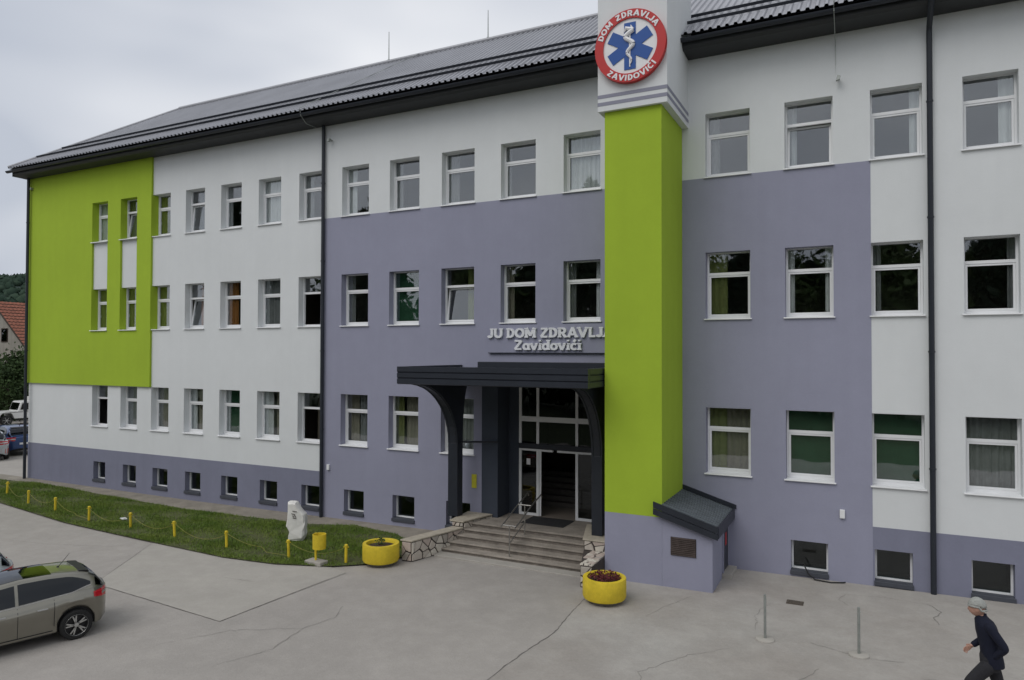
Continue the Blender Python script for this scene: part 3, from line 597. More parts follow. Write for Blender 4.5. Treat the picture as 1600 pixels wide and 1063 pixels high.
# ------------------------------------------------------------------ green tower with cap, and the lean-to shed
TX0, TX1, TY = 22.835, 24.22, -2.10
tw = thing('chimney_tower', 'tall lime green tower with a white cap beside the entrance', 'tower', (23.5, -1.05, gz(23.5)))
child(MB().box(TX0, TX1, TY, -.013, 1.76, 11.40), 'shaft', M['green'], tw); child(MB().box(TX0, TX1, TY, -.014, -.1, 1.759), 'base', M['purple'], tw)
child(MB().box(TX0-.14, TX1+.16, TY-.10, .35, 11.37, 15.2), 'cap', M['white'], tw)
for z in (11.50, 11.68):
    child(MB().box(TX0-.146, TX1+.166, TY-.106, .2, z, z+.085), 'stripe', M['stripe'], tw)
child(MB().box(TX0-.2, TX1+.22, TY-.16, .4, 15.2, 15.35), 'coping', M['metal'], tw)
sh = thing('lean_to_shed', 'small purple lean-to shed with a sloping dark metal roof against the tower', 'shed', (24.8, -1.05, gz(24.8)))
SX = 25.36
child(MB().prism([(TX1+.002, -.1), (SX, -.1), (SX, 1.60), (TX1+.002, 1.93)], TY+.002, -.013, 'y'), 'wall', M['purple'], sh)
rt0, rt1 = 24.215, 25.50; rz = lambda x: 2.07-.30*(x-24.2)
rp_ = [(rt0+.004, rz(rt0)-.30+.26), (rt1, rz(rt1)-.04), (rt1, rz(rt1)+.0), (rt0+.004, rz(rt0)+.0)]
rf = child(MB().prism([(rt0+.004, rz(rt0)-.06), (rt1-.02, rz(rt1)-.06), (rt1-.02, rz(rt1)), (rt0+.004, rz(rt0))], TY-.10, -.014, 'y'), 'roof', M['roof'] if False else pm('shed_sheet', (.10, .115, .13), .45, .15, 4, .1, 30), sh)
for k in range(11):
    y = TY-.02+k*.19; child(MB().prism([(rt0+.01, rz(rt0)+.001), (rt1-.03, rz(rt1)+.001), (rt1-.03, rz(rt1)+.018), (rt0+.01, rz(rt0)+.018)], y, y+.03, 'y'), 'roof_rib', pm('shed_sheet', (.10, .115, .13)), rf)
for k, (za, zb) in enumerate(((.02, -.12), (-.135, -.27))):
    child(MB().prism([(rt0-.17, rz(rt0-.17)+zb), (rt1, rz(rt1)+zb), (rt1, rz(rt1)+za), (rt0-.17, rz(rt0-.17)+za)], TY-.135-.008*k, TY-.102, 'y'), 'fascia', M['metal'], sh)
child(MB().box(rt1-.018, rt1+.012, TY-.10, -.014, rz(rt1)-.24, rz(rt1)+.03), 'fascia', M['metal'], sh)
child(MB().prism([(rt0+.01, rz(rt0)+.003), (rt1+.05, rz(rt1)+.003), (rt1+.05, rz(rt1)+.10), (rt0+.01, rz(rt0)+.12)], -.05, -.012, 'y'), 'flashing', M['metal'], sh)
vt = child(MB().box(24.42, 25.0, TY-.004, TY+.004, .93, 1.35), 'vent', M['black'], sh)
for k in range(10):
    z = .945+k*.041; child(MB().prism([(TY-.03, z), (TY-.006, z+.03), (TY-.006, z+.034), (TY-.03, z+.006)], 24.43, 24.99, 'x'), 'slat', M['rust'], vt)
dr = child(MB().box(SX-.004, SX+.02, -.85, -.22, .32, 1.42), 'door', M['metal'], sh); child(MB().box(SX, SX+.035, -.90, -.85, .32, 1.45).box(SX, SX+.035, -.22, -.17, .32, 1.45).box(SX, SX+.034, -.86, -.21, 1.42, 1.45), 'door_frame', M['purple'], dr)
child(MB().box(SX+.021, SX+.026, -.6, -.45, .9, 1.2), 'warning_plate', M['red'], dr)
child(MB().box(SX+.002, SX+.22, -.95, -.15, .1, .31), 'doorstep', M['slab'], sh, bevel=.01)

# ------------------------------------------------------------------ stroke lettering
def arc(cx, cy, rx, ry, a0, a1, n_=10): return [(cx+rx*math.cos(R(a0+(a1-a0)*k/n_)), cy+ry*math.sin(R(a0+(a1-a0)*k/n_))) for k in range(n_+1)]
# glyph: (advance width, strokes, serif spots); unit cap height
GL = {
 'D': (.86, [[(.2, .0), (.2, 1)], [(.2, .91)]+arc(.36, .5, .36, .41, 90, -90)+[(.2, .09)]], [(.2, 0), (.2, 1)]),
 'O': (.98, [arc(.49, .5, .37, .41, 0, 360, 20)], []),
 'M': (1.14, [[(.18, 0), (.18, 1)], [(.18, 1), (.57, .2)], [(.57, .2), (.96, 1)], [(.96, 1), (.96, 0)]], [(.18, 0), (.18, 1), (.96, 0), (.96, 1)]),
 'Z': (.84, [[(.1, .91), (.74, .91)], [(.72, .91), (.12, .09)], [(.1, .09), (.74, .09)]], []),
 'R': (.92, [[(.2, 0), (.2, 1)], [(.2, .91), (.45, .91)]+arc(.47, .69, .22, .22, 90, -90, 8)+[(.2, .47)], [(.45, .47), (.76, 0)]], [(.2, 0), (.2, 1), (.76, 0)]),
 'A': (.96, [[(.1, 0), (.48, 1)], [(.48, 1), (.86, 0)], [(.22, .3), (.74, .3)]], [(.1, 0), (.86, 0)]),
 'V': (.94, [[(.1, 1), (.47, 0)], [(.47, 0), (.84, 1)]], [(.1, 1), (.84, 1)]),
 'L': (.76, [[(.2, 1), (.2, 0)], [(.11, .09), (.68, .09)]], [(.2, 1)]),
 'J': (.62, [[(.42, 1), (.42, .28)]+arc(.24, .28, .18, .2, 0, -170, 8)], [(.42, 1)]),
 'U': (.92, [[(.16, 1), (.16, .38)]+arc(.46, .38, .30, .30, 180, 360, 10)+[(.76, 1)]], [(.16, 1), (.76, 1)]),
 'I': (.40, [[(.2, 0), (.2, 1)]], [(.2, 0), (.2, 1)]),
 'Ć': (.88, [arc(.48, .5, .36, .41, 50, 310, 14), [(.44, 1.07), (.58, 1.25)]], []),
 'a': (.70, [arc(.32, .33, .23, .27, 0, 360, 14), [(.56, .64), (.56, .0)]], [(.56, 0)]),
 'v': (.72, [[(.08, .66), (.36, 0)], [(.36, 0), (.64, .66)]], [(.08, .66), (.64, .66)]),
 'i': (.38, [[(.19, 0), (.19, .66)], [(.19, .84), (.19, .99)]], [(.19, 0), (.19, .66)]),
 'd': (.74, [arc(.32, .33, .23, .27, 0, 360, 14), [(.58, 1.0), (.58, .0)]], [(.58, 1.0), (.58, 0)]),
 'o': (.70, [arc(.35, .33, .25, .27, 0, 360, 14)], []),
 'ć': (.62, [arc(.35, .33, .25, .27, 45, 315, 12), [(.30, .78), (.46, 1.0)]], []),
}
def glyph(ch, sw, depth, serif, k0=0):
    """extruded strokes in the XZ plane, front toward -Y; strokes end at slightly different depths"""
    wdt, strokes, sf = GL[ch]; mb = MB(); z = 0
    for s_ in strokes:
        n_ = len(s_); Lp, Rp = [], []
        closed = n_ > 3 and math.hypot(s_[0][0]-s_[-1][0], s_[0][1]-s_[-1][1]) < 1e-4
        for i, p in enumerate(s_):
            a = s_[i-1] if i > 0 else (s_[-2] if closed else p); b = s_[i+1] if i < n_-1 else (s_[1] if closed else p)
            dx, dy = b[0]-a[0], b[1]-a[1]; l = math.hypot(dx, dy)+1e-9; h_ = sw/2*(1 if abs(dy) > abs(dx)*.6 else .8)
            Lp.append((p[0]-dy/l*h_, p[1]+dx/l*h_)); Rp.append((p[0]+dy/l*h_, p[1]-dx/l*h_))
        yf = -depth-.002*z; z += 1
        for i in range(n_-1):
            A, Bq, C_, D_ = Rp[i], Rp[i+1], Lp[i+1], Lp[i]
            mb.quad((*A[:1], yf, A[1]), (Bq[0], yf, Bq[1]), (C_[0], yf, C_[1]), (D_[0], yf, D_[1]))
            mb.quad((A[0], 0, A[1]), (Bq[0], 0, Bq[1]), (Bq[0], yf, Bq[1]), (A[0], yf, A[1])); mb.quad((D_[0], 0, D_[1]), (C_[0], 0, C_[1]), (C_[0], yf, C_[1]), (D_[0], yf, D_[1]))
        for e in (0, n_-1): mb.quad((Lp[e][0], 0, Lp[e][1]), (Rp[e][0], 0, Rp[e][1]), (Rp[e][0], yf, Rp[e][1]), (Lp[e][0], yf, Lp[e][1]))
    if serif:
        for (x, y) in sf:
            hh = .065; yy = y if y < .05 else y-2*hh
            yf = -depth-.002*z-.001; z += 1
            mb.box(x-.185, x+.185, yf, 0, yy, yy+2*hh)
    return wdt, mb
def letters(parent, text, x, y, z, size, width, sw, depth, mat, serif=True):
    adv = [(.36 if c == ' ' else GL[c][0]) for c in text]; tot = sum(adv); sx = width/tot; cx = x
    for c, a in zip(text, adv):
        if c != ' ':
            _, mb = glyph(c, sw, depth, serif); mb.v = [(cx+v[0]*sx, y+v[1], z+v[2]*size) for v in mb.v]
            child(mb, 'letter', mat, parent, fix=False)
        cx += a*sx
sg = thing('lettered_sign', 'white raised serif letters JU DOM ZDRAVLJA Zavidovići above the canopy', 'sign', (20.4, -.03, 5.55))
child(MB().box(18.55, 22.62, -.045, -.007, 5.56, 6.36), 'backing_panel', M['purple'], sg); child(MB().box(18.55, 22.62, -.075, -.046, 5.535, 5.56), 'shadow_strip', M['metal'], sg)  # dark strip stands in for the shadow line along the panel's bottom edge
letters(sg, 'JU DOM ZDRAVLJA', 18.55, -.05, 5.985, .275, 3.86, .25, .06, M['letter']); letters(sg, 'Zavidovići', 19.40, -.05, 5.635, .285, 2.08, .225, .06, M['letter'])

# ------------------------------------------------------------------ round emblem on the tower cap
em = thing('round_emblem', 'round red and white emblem with blue star of life and snake on the tower cap', 'emblem', (23.53, TY-.105, 12.78))
ER = .86; EYF = TY-.105
def ring(r0, r1, y0, y1, n_=72):
    mb = MB(); mb.lathe([(r0, y0), (r1, y0), (r1, y1), (r0, y1), (r0, y0)], n_, (23.53, 0, 12.78), 'y'); return mb
child(ring(.001, ER-.02, EYF, EYF-.10), 'disc', M['ewhite'], em); child(ring(.655, ER, EYF-.004, EYF-.135), 'rim', M['red'], em, smooth=True)
y0 = EYF-.102; ex, ez = 23.53, 12.78
for k, a in enumerate((90, 30, 150)):
    t = R(a); dx, dz = math.cos(t), math.sin(t); q = [(ex+dx*l-dz*s_, ez+dz*l+dx*s_) for l, s_ in ((.555, .14), (.555, -.14), (-.555, -.14), (-.555, .14))]
    child(MB().prism(q, y0, y0-.012-.002*k, 'y'), 'star_arm', M['blue'], em)
ym = y0-.030
child(MB().prism([(ex-.012, ez-.50), (ex+.012, ez-.50), (ex+.02, ez+.40), (ex-.02, ez+.40)], y0-.017, ym+.004, 'y'), 'staff', M['ewhite'], em)
pts = []
for k in range(61):
    t = k/60; z = ez-.44+.80*t; a = (.035+.085*t)
    pts.append((ex+a*math.sin(t*math.pi*4.2+.2), ym, z))
child(MB().tube(pts, [.012+.042*min(1, t*1.6) for t in [k/60 for k in range(61)]], 8), 'snake', M['ewhite'], em, smooth=True)
child(MB().tube([pts[-1], (ex-.09, ym, ez+.42), (ex-.13, ym, ez+.34)], [.05, .05, .02], 8), 'snake_head', M['ewhite'], em, smooth=True)
child(MB().prism([(ex+.01, ez+.34), (ex+.10, ez+.33), (ex+.07, ez+.43), (ex+.02, ez+.50)], y0-.018, ym+.008, 'y'), 'flame', M['ewhite'], em)
def arc_text(text, r, a0, a1, size, flip):
    n_ = len(text); adv = [(.55 if c == ' ' else GL[c][0]) for c in text]; tot = sum(adv); acc = 0
    for c, a in zip(text, adv):
        mid = (acc+a/2)/tot; acc += a
        if c == ' ': continue
        ang = R(a0+(a1-a0)*mid); wd_, mb = glyph(c, .24, .014, False); sx = r*abs(R(a1-a0))/tot*.92
        if flip: cxp, czp = ex+math.cos(ang)*r, ez+math.sin(ang)*r; rv = Vector((-math.sin(ang), math.cos(ang))); uv = Vector((-math.cos(ang), -math.sin(ang)))
        else: cxp, czp = ex+math.cos(ang)*r, ez+math.sin(ang)*r; rv = Vector((math.sin(ang), -math.cos(ang))); uv = Vector((math.cos(ang), math.sin(ang)))
        V_ = []
        for v in mb.v:
            lx = (v[0]-wd_/2)*sx; lz = (v[2]-.5)*size; V_.append((cxp+rv.x*lx+uv.x*lz, EYF-.134+v[1], czp+rv.y*lx+uv.y*lz))
        mb.v = V_; child(mb, 'letter', M['ewhite'], em, fix=False)
arc_text('DOM ZDRAVLJA', .757, 163, 28, .135, False); arc_text('ZAVIDOVIĆI', .757, 226, 322, .135, True)

# ------------------------------------------------------------------ yard furniture
def planter(x, y, r, h_, label, flowers):
    t = thing('round_planter', label, 'planter', (x, y, gz(x)), group='yellow concrete planters')
    child_l = lambda mb, n_, m_, **k: mb.build(n_, m_, t, **k)
    child_l(MB().lathe([(r*.72, 0), (r*.76, .05), (r*.74, .07), (.01, .07)], 28), 'foot', M['crack'], smooth=True)
    child_l(MB().lathe([(r*.74, .055), (r*.95, .09), (r, .14), (r*1.0, h_-.03), (r*.985, h_), (r*.80, h_), (r*.78, h_-.02), (r*.78, h_-.12)], 40), 'tub', M['yellow'], smooth=True)
    child_l(MB().lathe([(r*.79, h_-.09), (r*.4, h_-.06), (.01, h_-.05)], 24), 'soil', M['soil'], smooth=True)
    n_ = 420 if flowers else 70; V_, F_ = [], []
    for k in range(n_):
        a = RNG.uniform(0, 2*math.pi); rr = r*.74*math.sqrt(RNG.random()) if flowers else abs(RNG.normal(0, .07))
        c = Vector((rr*math.cos(a), rr*math.sin(a), h_-.05+RNG.uniform(0, .10 if flowers else .16))); s_ = RNG.uniform(.018, .04)
        u = Vector(RNG.normal(size=3)).normalized(); v = u.cross(Vector(RNG.normal(size=3))).normalized(); i = len(V_)
        V_ += [tuple(c-u*s_), tuple(c+v*s_*.6), tuple(c+u*s_), tuple(c-v*s_*.6)]; F_.append((i, i+1, i+2, i+3))
    npmesh('flowers' if flowers else 'sprouts', V_, F_, pm('dark_red_petals', (.05, .012, .014), .8, 0, 25, col2=(.16, .03, .035)) if flowers else M['leaf2'], t)
planter(17.25, -3.44, .47, .54, 'round yellow concrete planter with green sprouts at the lawn corner', False)
planter(23.35, -3.62, .47, .53, 'round yellow concrete planter with dark red flowers in front of the tower', True)

bol = [(-1.38, -2.45), (1.16, -3.08), (3.29, -3.38), (5.69, -3.72), (7.82, -3.75), (10.12, -3.96), (12.49, -4.15), (14.75, -4.11), (16.43, -3.83)]
bm_ = MB().lathe([(.037, 0), (.037, .44), (.046, .44), (.046, .475), (.03, .49), (.001, .492)], 14); hook = MB().tube([(-.07, 0, .42), (.07, 0, .42)], .012, 6)
proto = None; names = ['at the far left end of the lawn', 'second from the far left end', 'third from the far left end', 'fourth from the far left end', 'middle one of the row', 'fourth from the planter', 'third from the planter', 'just left of the litter bin', 'between the litter bin and the planter']
for k, (x, y) in enumerate(bol):
    t = thing('yellow_bollard', 'short yellow lawn bollard, '+names[k], 'bollard', (x, y, gz(x)+.01), rz=random.uniform(0, 3), group='yellow bollards along the lawn')
    mt = M['yellowg'] if k % 3 else M['yellow']
    if proto is None: pme = bm_.build('post', mt, t, smooth=True).data; hme = hook.build('hook', mt, t).data
    else: inst(pme, 'post', t); inst(hme, 'hook', t)
    proto = 1
    t.rotation_euler.x = random.gauss(0, .04); t.rotation_euler.y = random.gauss(0, .04)
for k in range(len(bol)-1):
    (x0, y0), (x1, y1) = bol[k], bol[k+1]; sag = random.uniform(.22, .34); mb = MB()
    pts = [(x0+(x1-x0)*i/14, y0+(y1-y0)*i/14, gz(x0)+.44-sag*(1-(2*i/14-1)**2)) for i in range(15)]
    if k == 6 or k == 2: pts = pts[:9]+[(p[0], p[1]+.02, gz(p[0])+.07) for p in pts[9:]]
    mb.tube(pts, .0045, 5); tag(mb.build('slack_chain', pm('dull_yellow_chain', (.30, .27, .06), .6, .2, 20), smooth=True), 'thin yellow chain sagging from the bollard '+names[k], 'chain', 'chains between the bollards')

t = thing('litter_bin', 'yellow drum litter bin on a post with concrete foot', 'litter bin', (15.78, -4.2, gz(15.8)))
MB().prism([(-.28, -.14), (.26, -.16), (.28, .13), (-.26, .15)], 0, .11).build('foot', M['slab'], t, bevel=.02); MB().tube([(-.02, 0, .08), (-.03, 0, .80)], .03, 10).build('post', M['yellow'], t, smooth=True)
MB().lathe([(.001, .43), (.165, .43), (.17, .45), (.17, .80), (.155, .80), (.15, .46), (.001, .46)], 24, (.13, -.04, 0)).build('drum', M['yellow'], t, smooth=True)
# marble stone
ol = [(92, 125), (140, 120), (185, 130), (225, 200), (258, 245), (290, 280), (297, 340), (300, 400), (292, 470), (295, 530), (280, 575), (265, 602), (180, 612), (95, 597), (100, 540), (112, 490), (90, 455), (75, 420), (76, 385), (86, 340), (92, 250)]
ol = [((x-185)/8/50, (612-y)/8/53.5) for x, y in ol]
t = thing('marble_stone', 'upright rough white marble stone on the lawn', 'stone', (13.68, -2.7, gz(13.7)+.01), rz=R(28))
bm = bmesh.new(); n_ = len(ol)
rings = [(.05, .86), (.0, .97), (-.10, 1.0), (-.20, 1.0), (-.29, .95), (-.33, .82)]; cxo = sum(p[0] for p in ol)/n_; RV = []
for (yy, k) in rings: RV.append([bm.verts.new((cxo+(p[0]-cxo)*k+random.gauss(0, .004), yy+.16+random.gauss(0, .012), max(-.03, .55+(p[1]-.55)*(k*.5+.5)+random.gauss(0, .005)))) for p in ol])
for a, b in zip(RV[:-1], RV[1:]):
    for i in range(n_): bm.faces.new((a[i], a[(i+1) % n_], b[(i+1) % n_], b[i]))
bm.faces.new(RV[0]); bm.faces.new(RV[-1]); bmesh.ops.recalc_face_normals(bm, faces=bm.faces)
me = bpy.data.meshes.new('block'); bm.to_mesh(me); bm.free(); me.materials.append(M['marble']); o_ = inst(me, 'block', t)
mb = MB(); 
for (a, b, c, d_) in ((-.10, .83, .0, .80), (-.08, .77, -.02, .74), (-.02, .80, .03, .72), (-.06, .71, .04, .69), (-.07, .90, .05, .88)): mb.tube([(a, -.185, b), (c, -.185, d_)], .012, 6)
mb.build('carved_mark', M['crack'], t)
# two steel posts, manhole, hose, litter, stake
for k, (x, y) in enumerate(((26.73, -4.31), (28.3, -4.31))):
    t = thing('steel_post', 'thin galvanised steel post with a round foot, '+('nearer the shed' if k == 0 else 'nearer the walking man'), 'post', (x, y, gz(x)), group='steel posts on the apron')
    MB().lathe([(.001, .035), (.15, .035), (.17, .02), (.175, 0)], 20).build('foot', M['slab'], t, smooth=True); MB().lathe([(.001, .84), (.02, .84), (.024, .82), (.024, .03)], 10).build('tube', M['steel'], t, smooth=True); MB().tube([(-.03, 0, .76), (.03, 0, .76)], .01, 6).build('eyelet', M['steel'], t)
t = thing('drain_cover', 'rusty rectangular drain cover sunk in the concrete apron', 'drain cover', (27.06, -1.97, gz(27.06)))
MB().box(-.17, .17, -.13, .13, -.02, .006).build('frame', M['iron'], t)
for k in range(6): MB().box(-.15+k*.054, -.15+k*.054+.03, -.11, .11, .004, .014).build('bar', M['iron'], t)
tag(MB().tube([(27.1, -.06, gz(27)+.32), (27.2, -.1, gz(27)+.12), (27.35, -.2, gz(27)+.03), (27.7, -.24, gz(27)+.02), (27.95, -.15, gz(28)+.02), (28.0, -.13, gz(28)+.03)], .016, 8).build('black_hose', M['rubber'], smooth=True), 'short black hose hanging from the basement window beside the shed', 'hose')
tag(MB().prism([(6.5, -3.2), (6.75, -3.28), (6.8, -3.15), (6.6, -3.08)], .07, .10).build('paper_scrap', M['ewhite']), 'scrap of white paper lying on the lawn', 'litter')
tag(MB().tube([(-3.1, -2.2, 0), (-3.1, -2.2, 1.0)], .02, 6).tube([(-3.1, -2.2, .97), (-3.1, -2.2, 1.02)], .03, 6).build('thin_stake', M['steel']), 'thin grey stake at the far left corner of the lawn', 'stake')

# ------------------------------------------------------------------ vehicles
def on_ray(px, depth): d = fw+r2*((px-800)/1100.); return CAM.x+d.x*depth, CAM.y+d.y*depth
def interp(x, xs_, ys_): return float(np.interp(x, xs_, ys_))
def wheel(parent, x, y, side, r=.32, wdt=.20, fancy=True):
    """wheel standing at x,y; side = +1 left of the car, -1 right"""
    t = MB().lathe([(r*.66, -wdt/2), (r*.92, -wdt/2), (r, -wdt/2+.03), (r, wdt/2-.03), (r*.92, wdt/2), (r*.66, wdt/2), (r*.60, 0), (r*.66, -wdt/2)], 32, (0, 0, 0), 'y').build('wheel', M['rubber'], parent, smooth=True)
    t.location = (x, y, r); s = side; f = wdt/2*s
    MB().lathe([(r*.74, f-.012*s), (r*.71, f+.004*s), (r*.67, f-.01*s), (r*.65, f-.06*s)], 32, axis='y').build('rim', M['alloy'], t, smooth=True)
    MB().lathe([(.001, f-.075*s), (r*.66, f-.075*s)], 24, axis='y').build('brake_disc', M['black'], t)
    n_ = 5 if fancy else 6
    for k in range(n_):
        a = 2*math.pi*k/n_
        for da in ((-.17, .17) if fancy else (0,)):
            p0 = (.05*math.cos(a), .05*math.sin(a)); p1 = (r*.70*math.cos(a+da+.12), r*.70*math.sin(a+da+.12)); dx, dz = p1[0]-p0[0], p1[1]-p0[1]; l = math.hypot(dx, dz); ww = .016
            q = [(p0[0]-dz/l*ww, p0[1]+dx/l*ww), (p0[0]+dz/l*ww, p0[1]-dx/l*ww), (p1[0]+dz/l*ww*.8, p1[1]-dx/l*ww*.8), (p1[0]-dz/l*ww*.8, p1[1]+dx/l*ww*.8)]
            ya, yb = sorted((f-.04*s+.001*k, f-.015*s+.001*k)); MB().prism(q, ya, yb, 'y').build('spoke', M['alloy'], t)
    MB().lathe([(.001, f-.01*s), (.045, f-.012*s), (.05, f-.04*s)], 14, axis='y').build('hub_cap', M['alloy'], t, smooth=True)
    return t
def car(label, group, loc, rz, paint, hsc=1.0, lamp=True, stripe=None, plate=True, band=None):
    t = thing('parked_car', label, 'car', loc, rz, group)
    XR, XF, WB = -.72, 3.54, 2.608
    wX = [-.72, -.70, -.64, -.52, -.36, 0, 1.3, 2.5, 2.9, 3.25, 3.46, 3.54]; wY = [.24, .42, .62, .775, .86, .89, .895, .885, .86, .78, .62, .45]
    W_ = lambda x: interp(x, wX, wY)
    zbelt = lambda x: interp(x, [-.72, -.5, 0, 1, 2.2, 2.4, 3.0, 3.35, 3.54], [.95, 1.02, 1.03, .96, .925, .925, .85, .70, .55])
    zroof = lambda x: 1.0+(interp(x, [-.62, -.55, -.42, -.24, 0, .5, 1.0, 1.45, 1.9, 2.35], [1.03, 1.13, 1.29, 1.385, 1.42, 1.46, 1.465, 1.42, 1.22, .96])-1.0)*hsc
    def zbot(x):
        b = interp(x, [-.72, -.62, -.5, 3.1, 3.4, 3.54], [.40, .32, .24, .22, .25, .34])
        for c in (0, WB):
            d_ = abs(x-c)
            if d_ < .375: b = max(b, .325+math.sqrt(.375**2-d_**2))
        return b
    stn = sorted(set([-.72, -.715, -.70, -.67, -.64, -.58, -.52, -.44]+[c+.375*math.cos(math.pi*k/14) for c in (0, WB) for k in range(15)]+[.6, .9, 1.2, 1.5, 1.8, 2.05, 2.25, 2.35, 3.1, 3.2, 3.3, 3.4, 3.46, 3.51, 3.54]))
    def sec(x):
        w_ = W_(x); zb, zt = zbot(x), zbelt(x); zm = max(zb+.04, .62)
        zc = max(zb+.16, zt-.17); return [(w_*.90, zb), (w_*.945, zb+.03), (w_*.965, zb+(zc-zb)*.35), (w_*.985, zb+(zc-zb)*.75), (w_*1.0, zc), (w_*.955, (zc+zt)/2+.01), (w_*.885, zt), (w_*.6, zt+.035), (0, zt+.05)]
    def body_y(x, z):
        s_ = sec(x); return float(np.interp(z, [p[1] for p in s_[:7]], [p[0] for p in s_[:7]]))
    V_, F_ = [], []; k = len(sec(0)); m_ = 2*k-1
    for x in stn:
        s_ = sec(x); V_ += [(x, p[0], p[1]) for p in s_]+[(x, -p[0], p[1]) for p in s_[-2::-1]]
    for i in range(len(stn)-1):
        for j in range(m_-1): a = i*m_+j; F_.append((a, a+1, a+1+m_, a+m_))
    F_.append(tuple(range(m_))); F_.append(tuple(range((len(stn)-1)*m_, len(stn)*m_)))
    mb = MB(); mb.v, mb.f = V_, F_; mb.build('body', paint, t, smooth=True)
    MB().box(-.40, .42, -.72, .72, .25, .72).box(WB-.42, WB+.42, -.70, .70, .25, .72).box(.42, WB-.42, -.75, .75, .2, .45).box(-.60, -.40, -.5, .5, .3, .6).build('underbody', M['black'], t)
    # greenhouse
    gs = [-.62, -.60, -.57, -.53, -.48, -.4, -.3, -.15, 0, .25, .5, .75, 1.0, 1.2, 1.45, 1.6, 1.75, 1.9, 2.05, 2.2, 2.35]
    def gy(x, tt):
        zb, zr = zbelt(x)-.02, zroof(x)-.045; z = zb+(zr-zb)*tt; y = W_(x)*.88-.17*max(0, (z-zb))/.5*(.7+.5*tt)*1.0; return y, z
    TT = (0, .2, .4, .6, .8, 1); V_, F_ = [], []
    for x in gs:
        s_ = [gy(x, q) for q in TT]; yr = s_[-1][0]; zr = zroof(x); s_ += [(yr*.93, zr-.012), (yr*.6, zr+.008), (0, zr+.015)]
        V_ += [(x, p[0], p[1]) for p in s_]+[(x, -p[0], p[1]) for p in s_[-2::-1]]
    m_ = 2*(len(TT)+3)-1
    for i in range(len(gs)-1):
        for j in range(m_-1): a = i*m_+j; F_.append((a, a+1, a+1+m_, a+m_))
    mb = MB(); mb.v, mb.f = V_, F_; mb.build('cabin', paint, t, smooth=True)
    def side_glass(x0, x1, lo, hi, s, name='side_window'):
        mb = MB(); n_ = 12; xs_ = [x0+(x1-x0)*i/n_ for i in range(n_+1)]
        for a, b in zip(xs_[:-1], xs_[1:]):
            for q in range(3):
                pa = [gy(a, lo(a)+(hi(a)-lo(a))*q/3), gy(a, lo(a)+(hi(a)-lo(a))*(q+1)/3)]; pb = [gy(b, lo(b)+(hi(b)-lo(b))*q/3), gy(b, lo(b)+(hi(b)-lo(b))*(q+1)/3)]
                mb.quad((a, s*(pa[0][0]+.008), pa[0][1]), (b, s*(pb[0][0]+.008), pb[0][1]), (b, s*(pb[1][0]+.008), pb[1][1]), (a, s*(pa[1][0]+.008), pa[1][1]))
        return mb.build(name, CARGLASS, t, smooth=True, fix=False)
    for s in (1, -1):
        side_glass(-.30, 1.06, lambda x: .09+.30*max(0, (.05-x)/.35), lambda x: .93-.34*max(0, (.15-x)/.45)**1.6, s); side_glass(1.12, 2.08, lambda x: .09+.1*max(0, (x-1.7)/.38), lambda x: .93-.12*max(0, (x-1.6)/.48), s)
        side_glass(-.575, -.40, lambda x: .30, lambda x: .99, s, 'rear_quarter_window')
        ch_ = MB(); xs_ = [-.30+2.38*i/24 for i in range(25)]
        for a, b in zip(xs_[:-1], xs_[1:]):
            la, lb_ = [.03+.30*max(0, (.05-x)/.35) for x in (a, b)]; pa, pb = gy(a, la), gy(b, lb_); ch_.quad((a, s*(pa[0]+.012), pa[1]), (b, s*(pb[0]+.012), pb[1]), (b, s*(pb[0]+.010), pb[1]+.022), (a, s*(pa[0]+.010), pa[1]+.022))
        ch_.build('chrome_strip', M['alloy'], t, fix=False)
        def patch(x0, x1, z0, z1, off, name, mat, n_=6, mz=3):
            mb = MB()
            for i in range(n_):
                for j in range(mz):
                    q = []
                    for (u, v) in ((i, j), (i+1, j), (i+1, j+1), (i, j+1)):
                        x = x0+(x1-x0)*u/n_; za = z0(x) if callable(z0) else z0; zb = z1(x) if callable(z1) else z1; z = za+(zb-za)*v/mz; q.append((x, s*(body_y(x, z)+off), z))
                    mb.quad(*q)
            return mb.build(name, mat, t, smooth=True, fix=False)
        dg = M['black']
        patch(1.085, 1.095, .30, .93, .004, 'door_gap', dg, 1, 8); patch(.42, .43, lambda x: .40, .97, .004, 'door_gap', dg, 1, 8); patch(2.05, 2.06, .32, .90, .004, 'door_gap', dg, 1, 8)
        patch(.45, 2.1, .30, .32, .006, 'sill_moulding', dg, 10, 1); patch(-.26, 2.3, lambda x: .80-.03*x, lambda x: .807-.03*x, .003, 'crease', paint, 14, 1)
        for hx in (.55, 1.30):
            o_ = MB().box(hx, hx+.20, -.012, .02, 0, .028).build('door_handle', M['alloy'] if s else paint, t, bevel=.006); o_.location = (0, s*(body_y(hx, .82)+.004), .805)
        rl = pm('tail_lamp_red', (.42, .012, .02), .2, .05, 5, coat=.6)
        if lamp: patch(-.70, -.34, lambda x: .80+.22*max(0, x+.62), lambda x: 1.0-.10*max(0, x+.70), .012, 'tail_lamp', rl, 10, 4); patch(-.70, -.52, .87, .92, .018, 'lamp_lens', M['alloy'], 6, 2); patch(3.25, 3.5, .62, .74, .01, 'headlamp', M['alloy'], 6, 2)
        if stripe: patch(-.66, 3.3, .60, .72, .006, 'stripe', stripe, 24, 2)
        if band: patch(-.68, 3.4, lambda x: zbot(x)+.06, .59, .006, 'lower_band', band, 40, 2)
        mi = MB().prism([(1.88, .98), (2.05, .97), (2.03, 1.10), (1.90, 1.09)], W_(1.9)*.92*s, W_(1.9)*.92*s+.18*s, 'y').build('mirror', paint, t, bevel=.03)
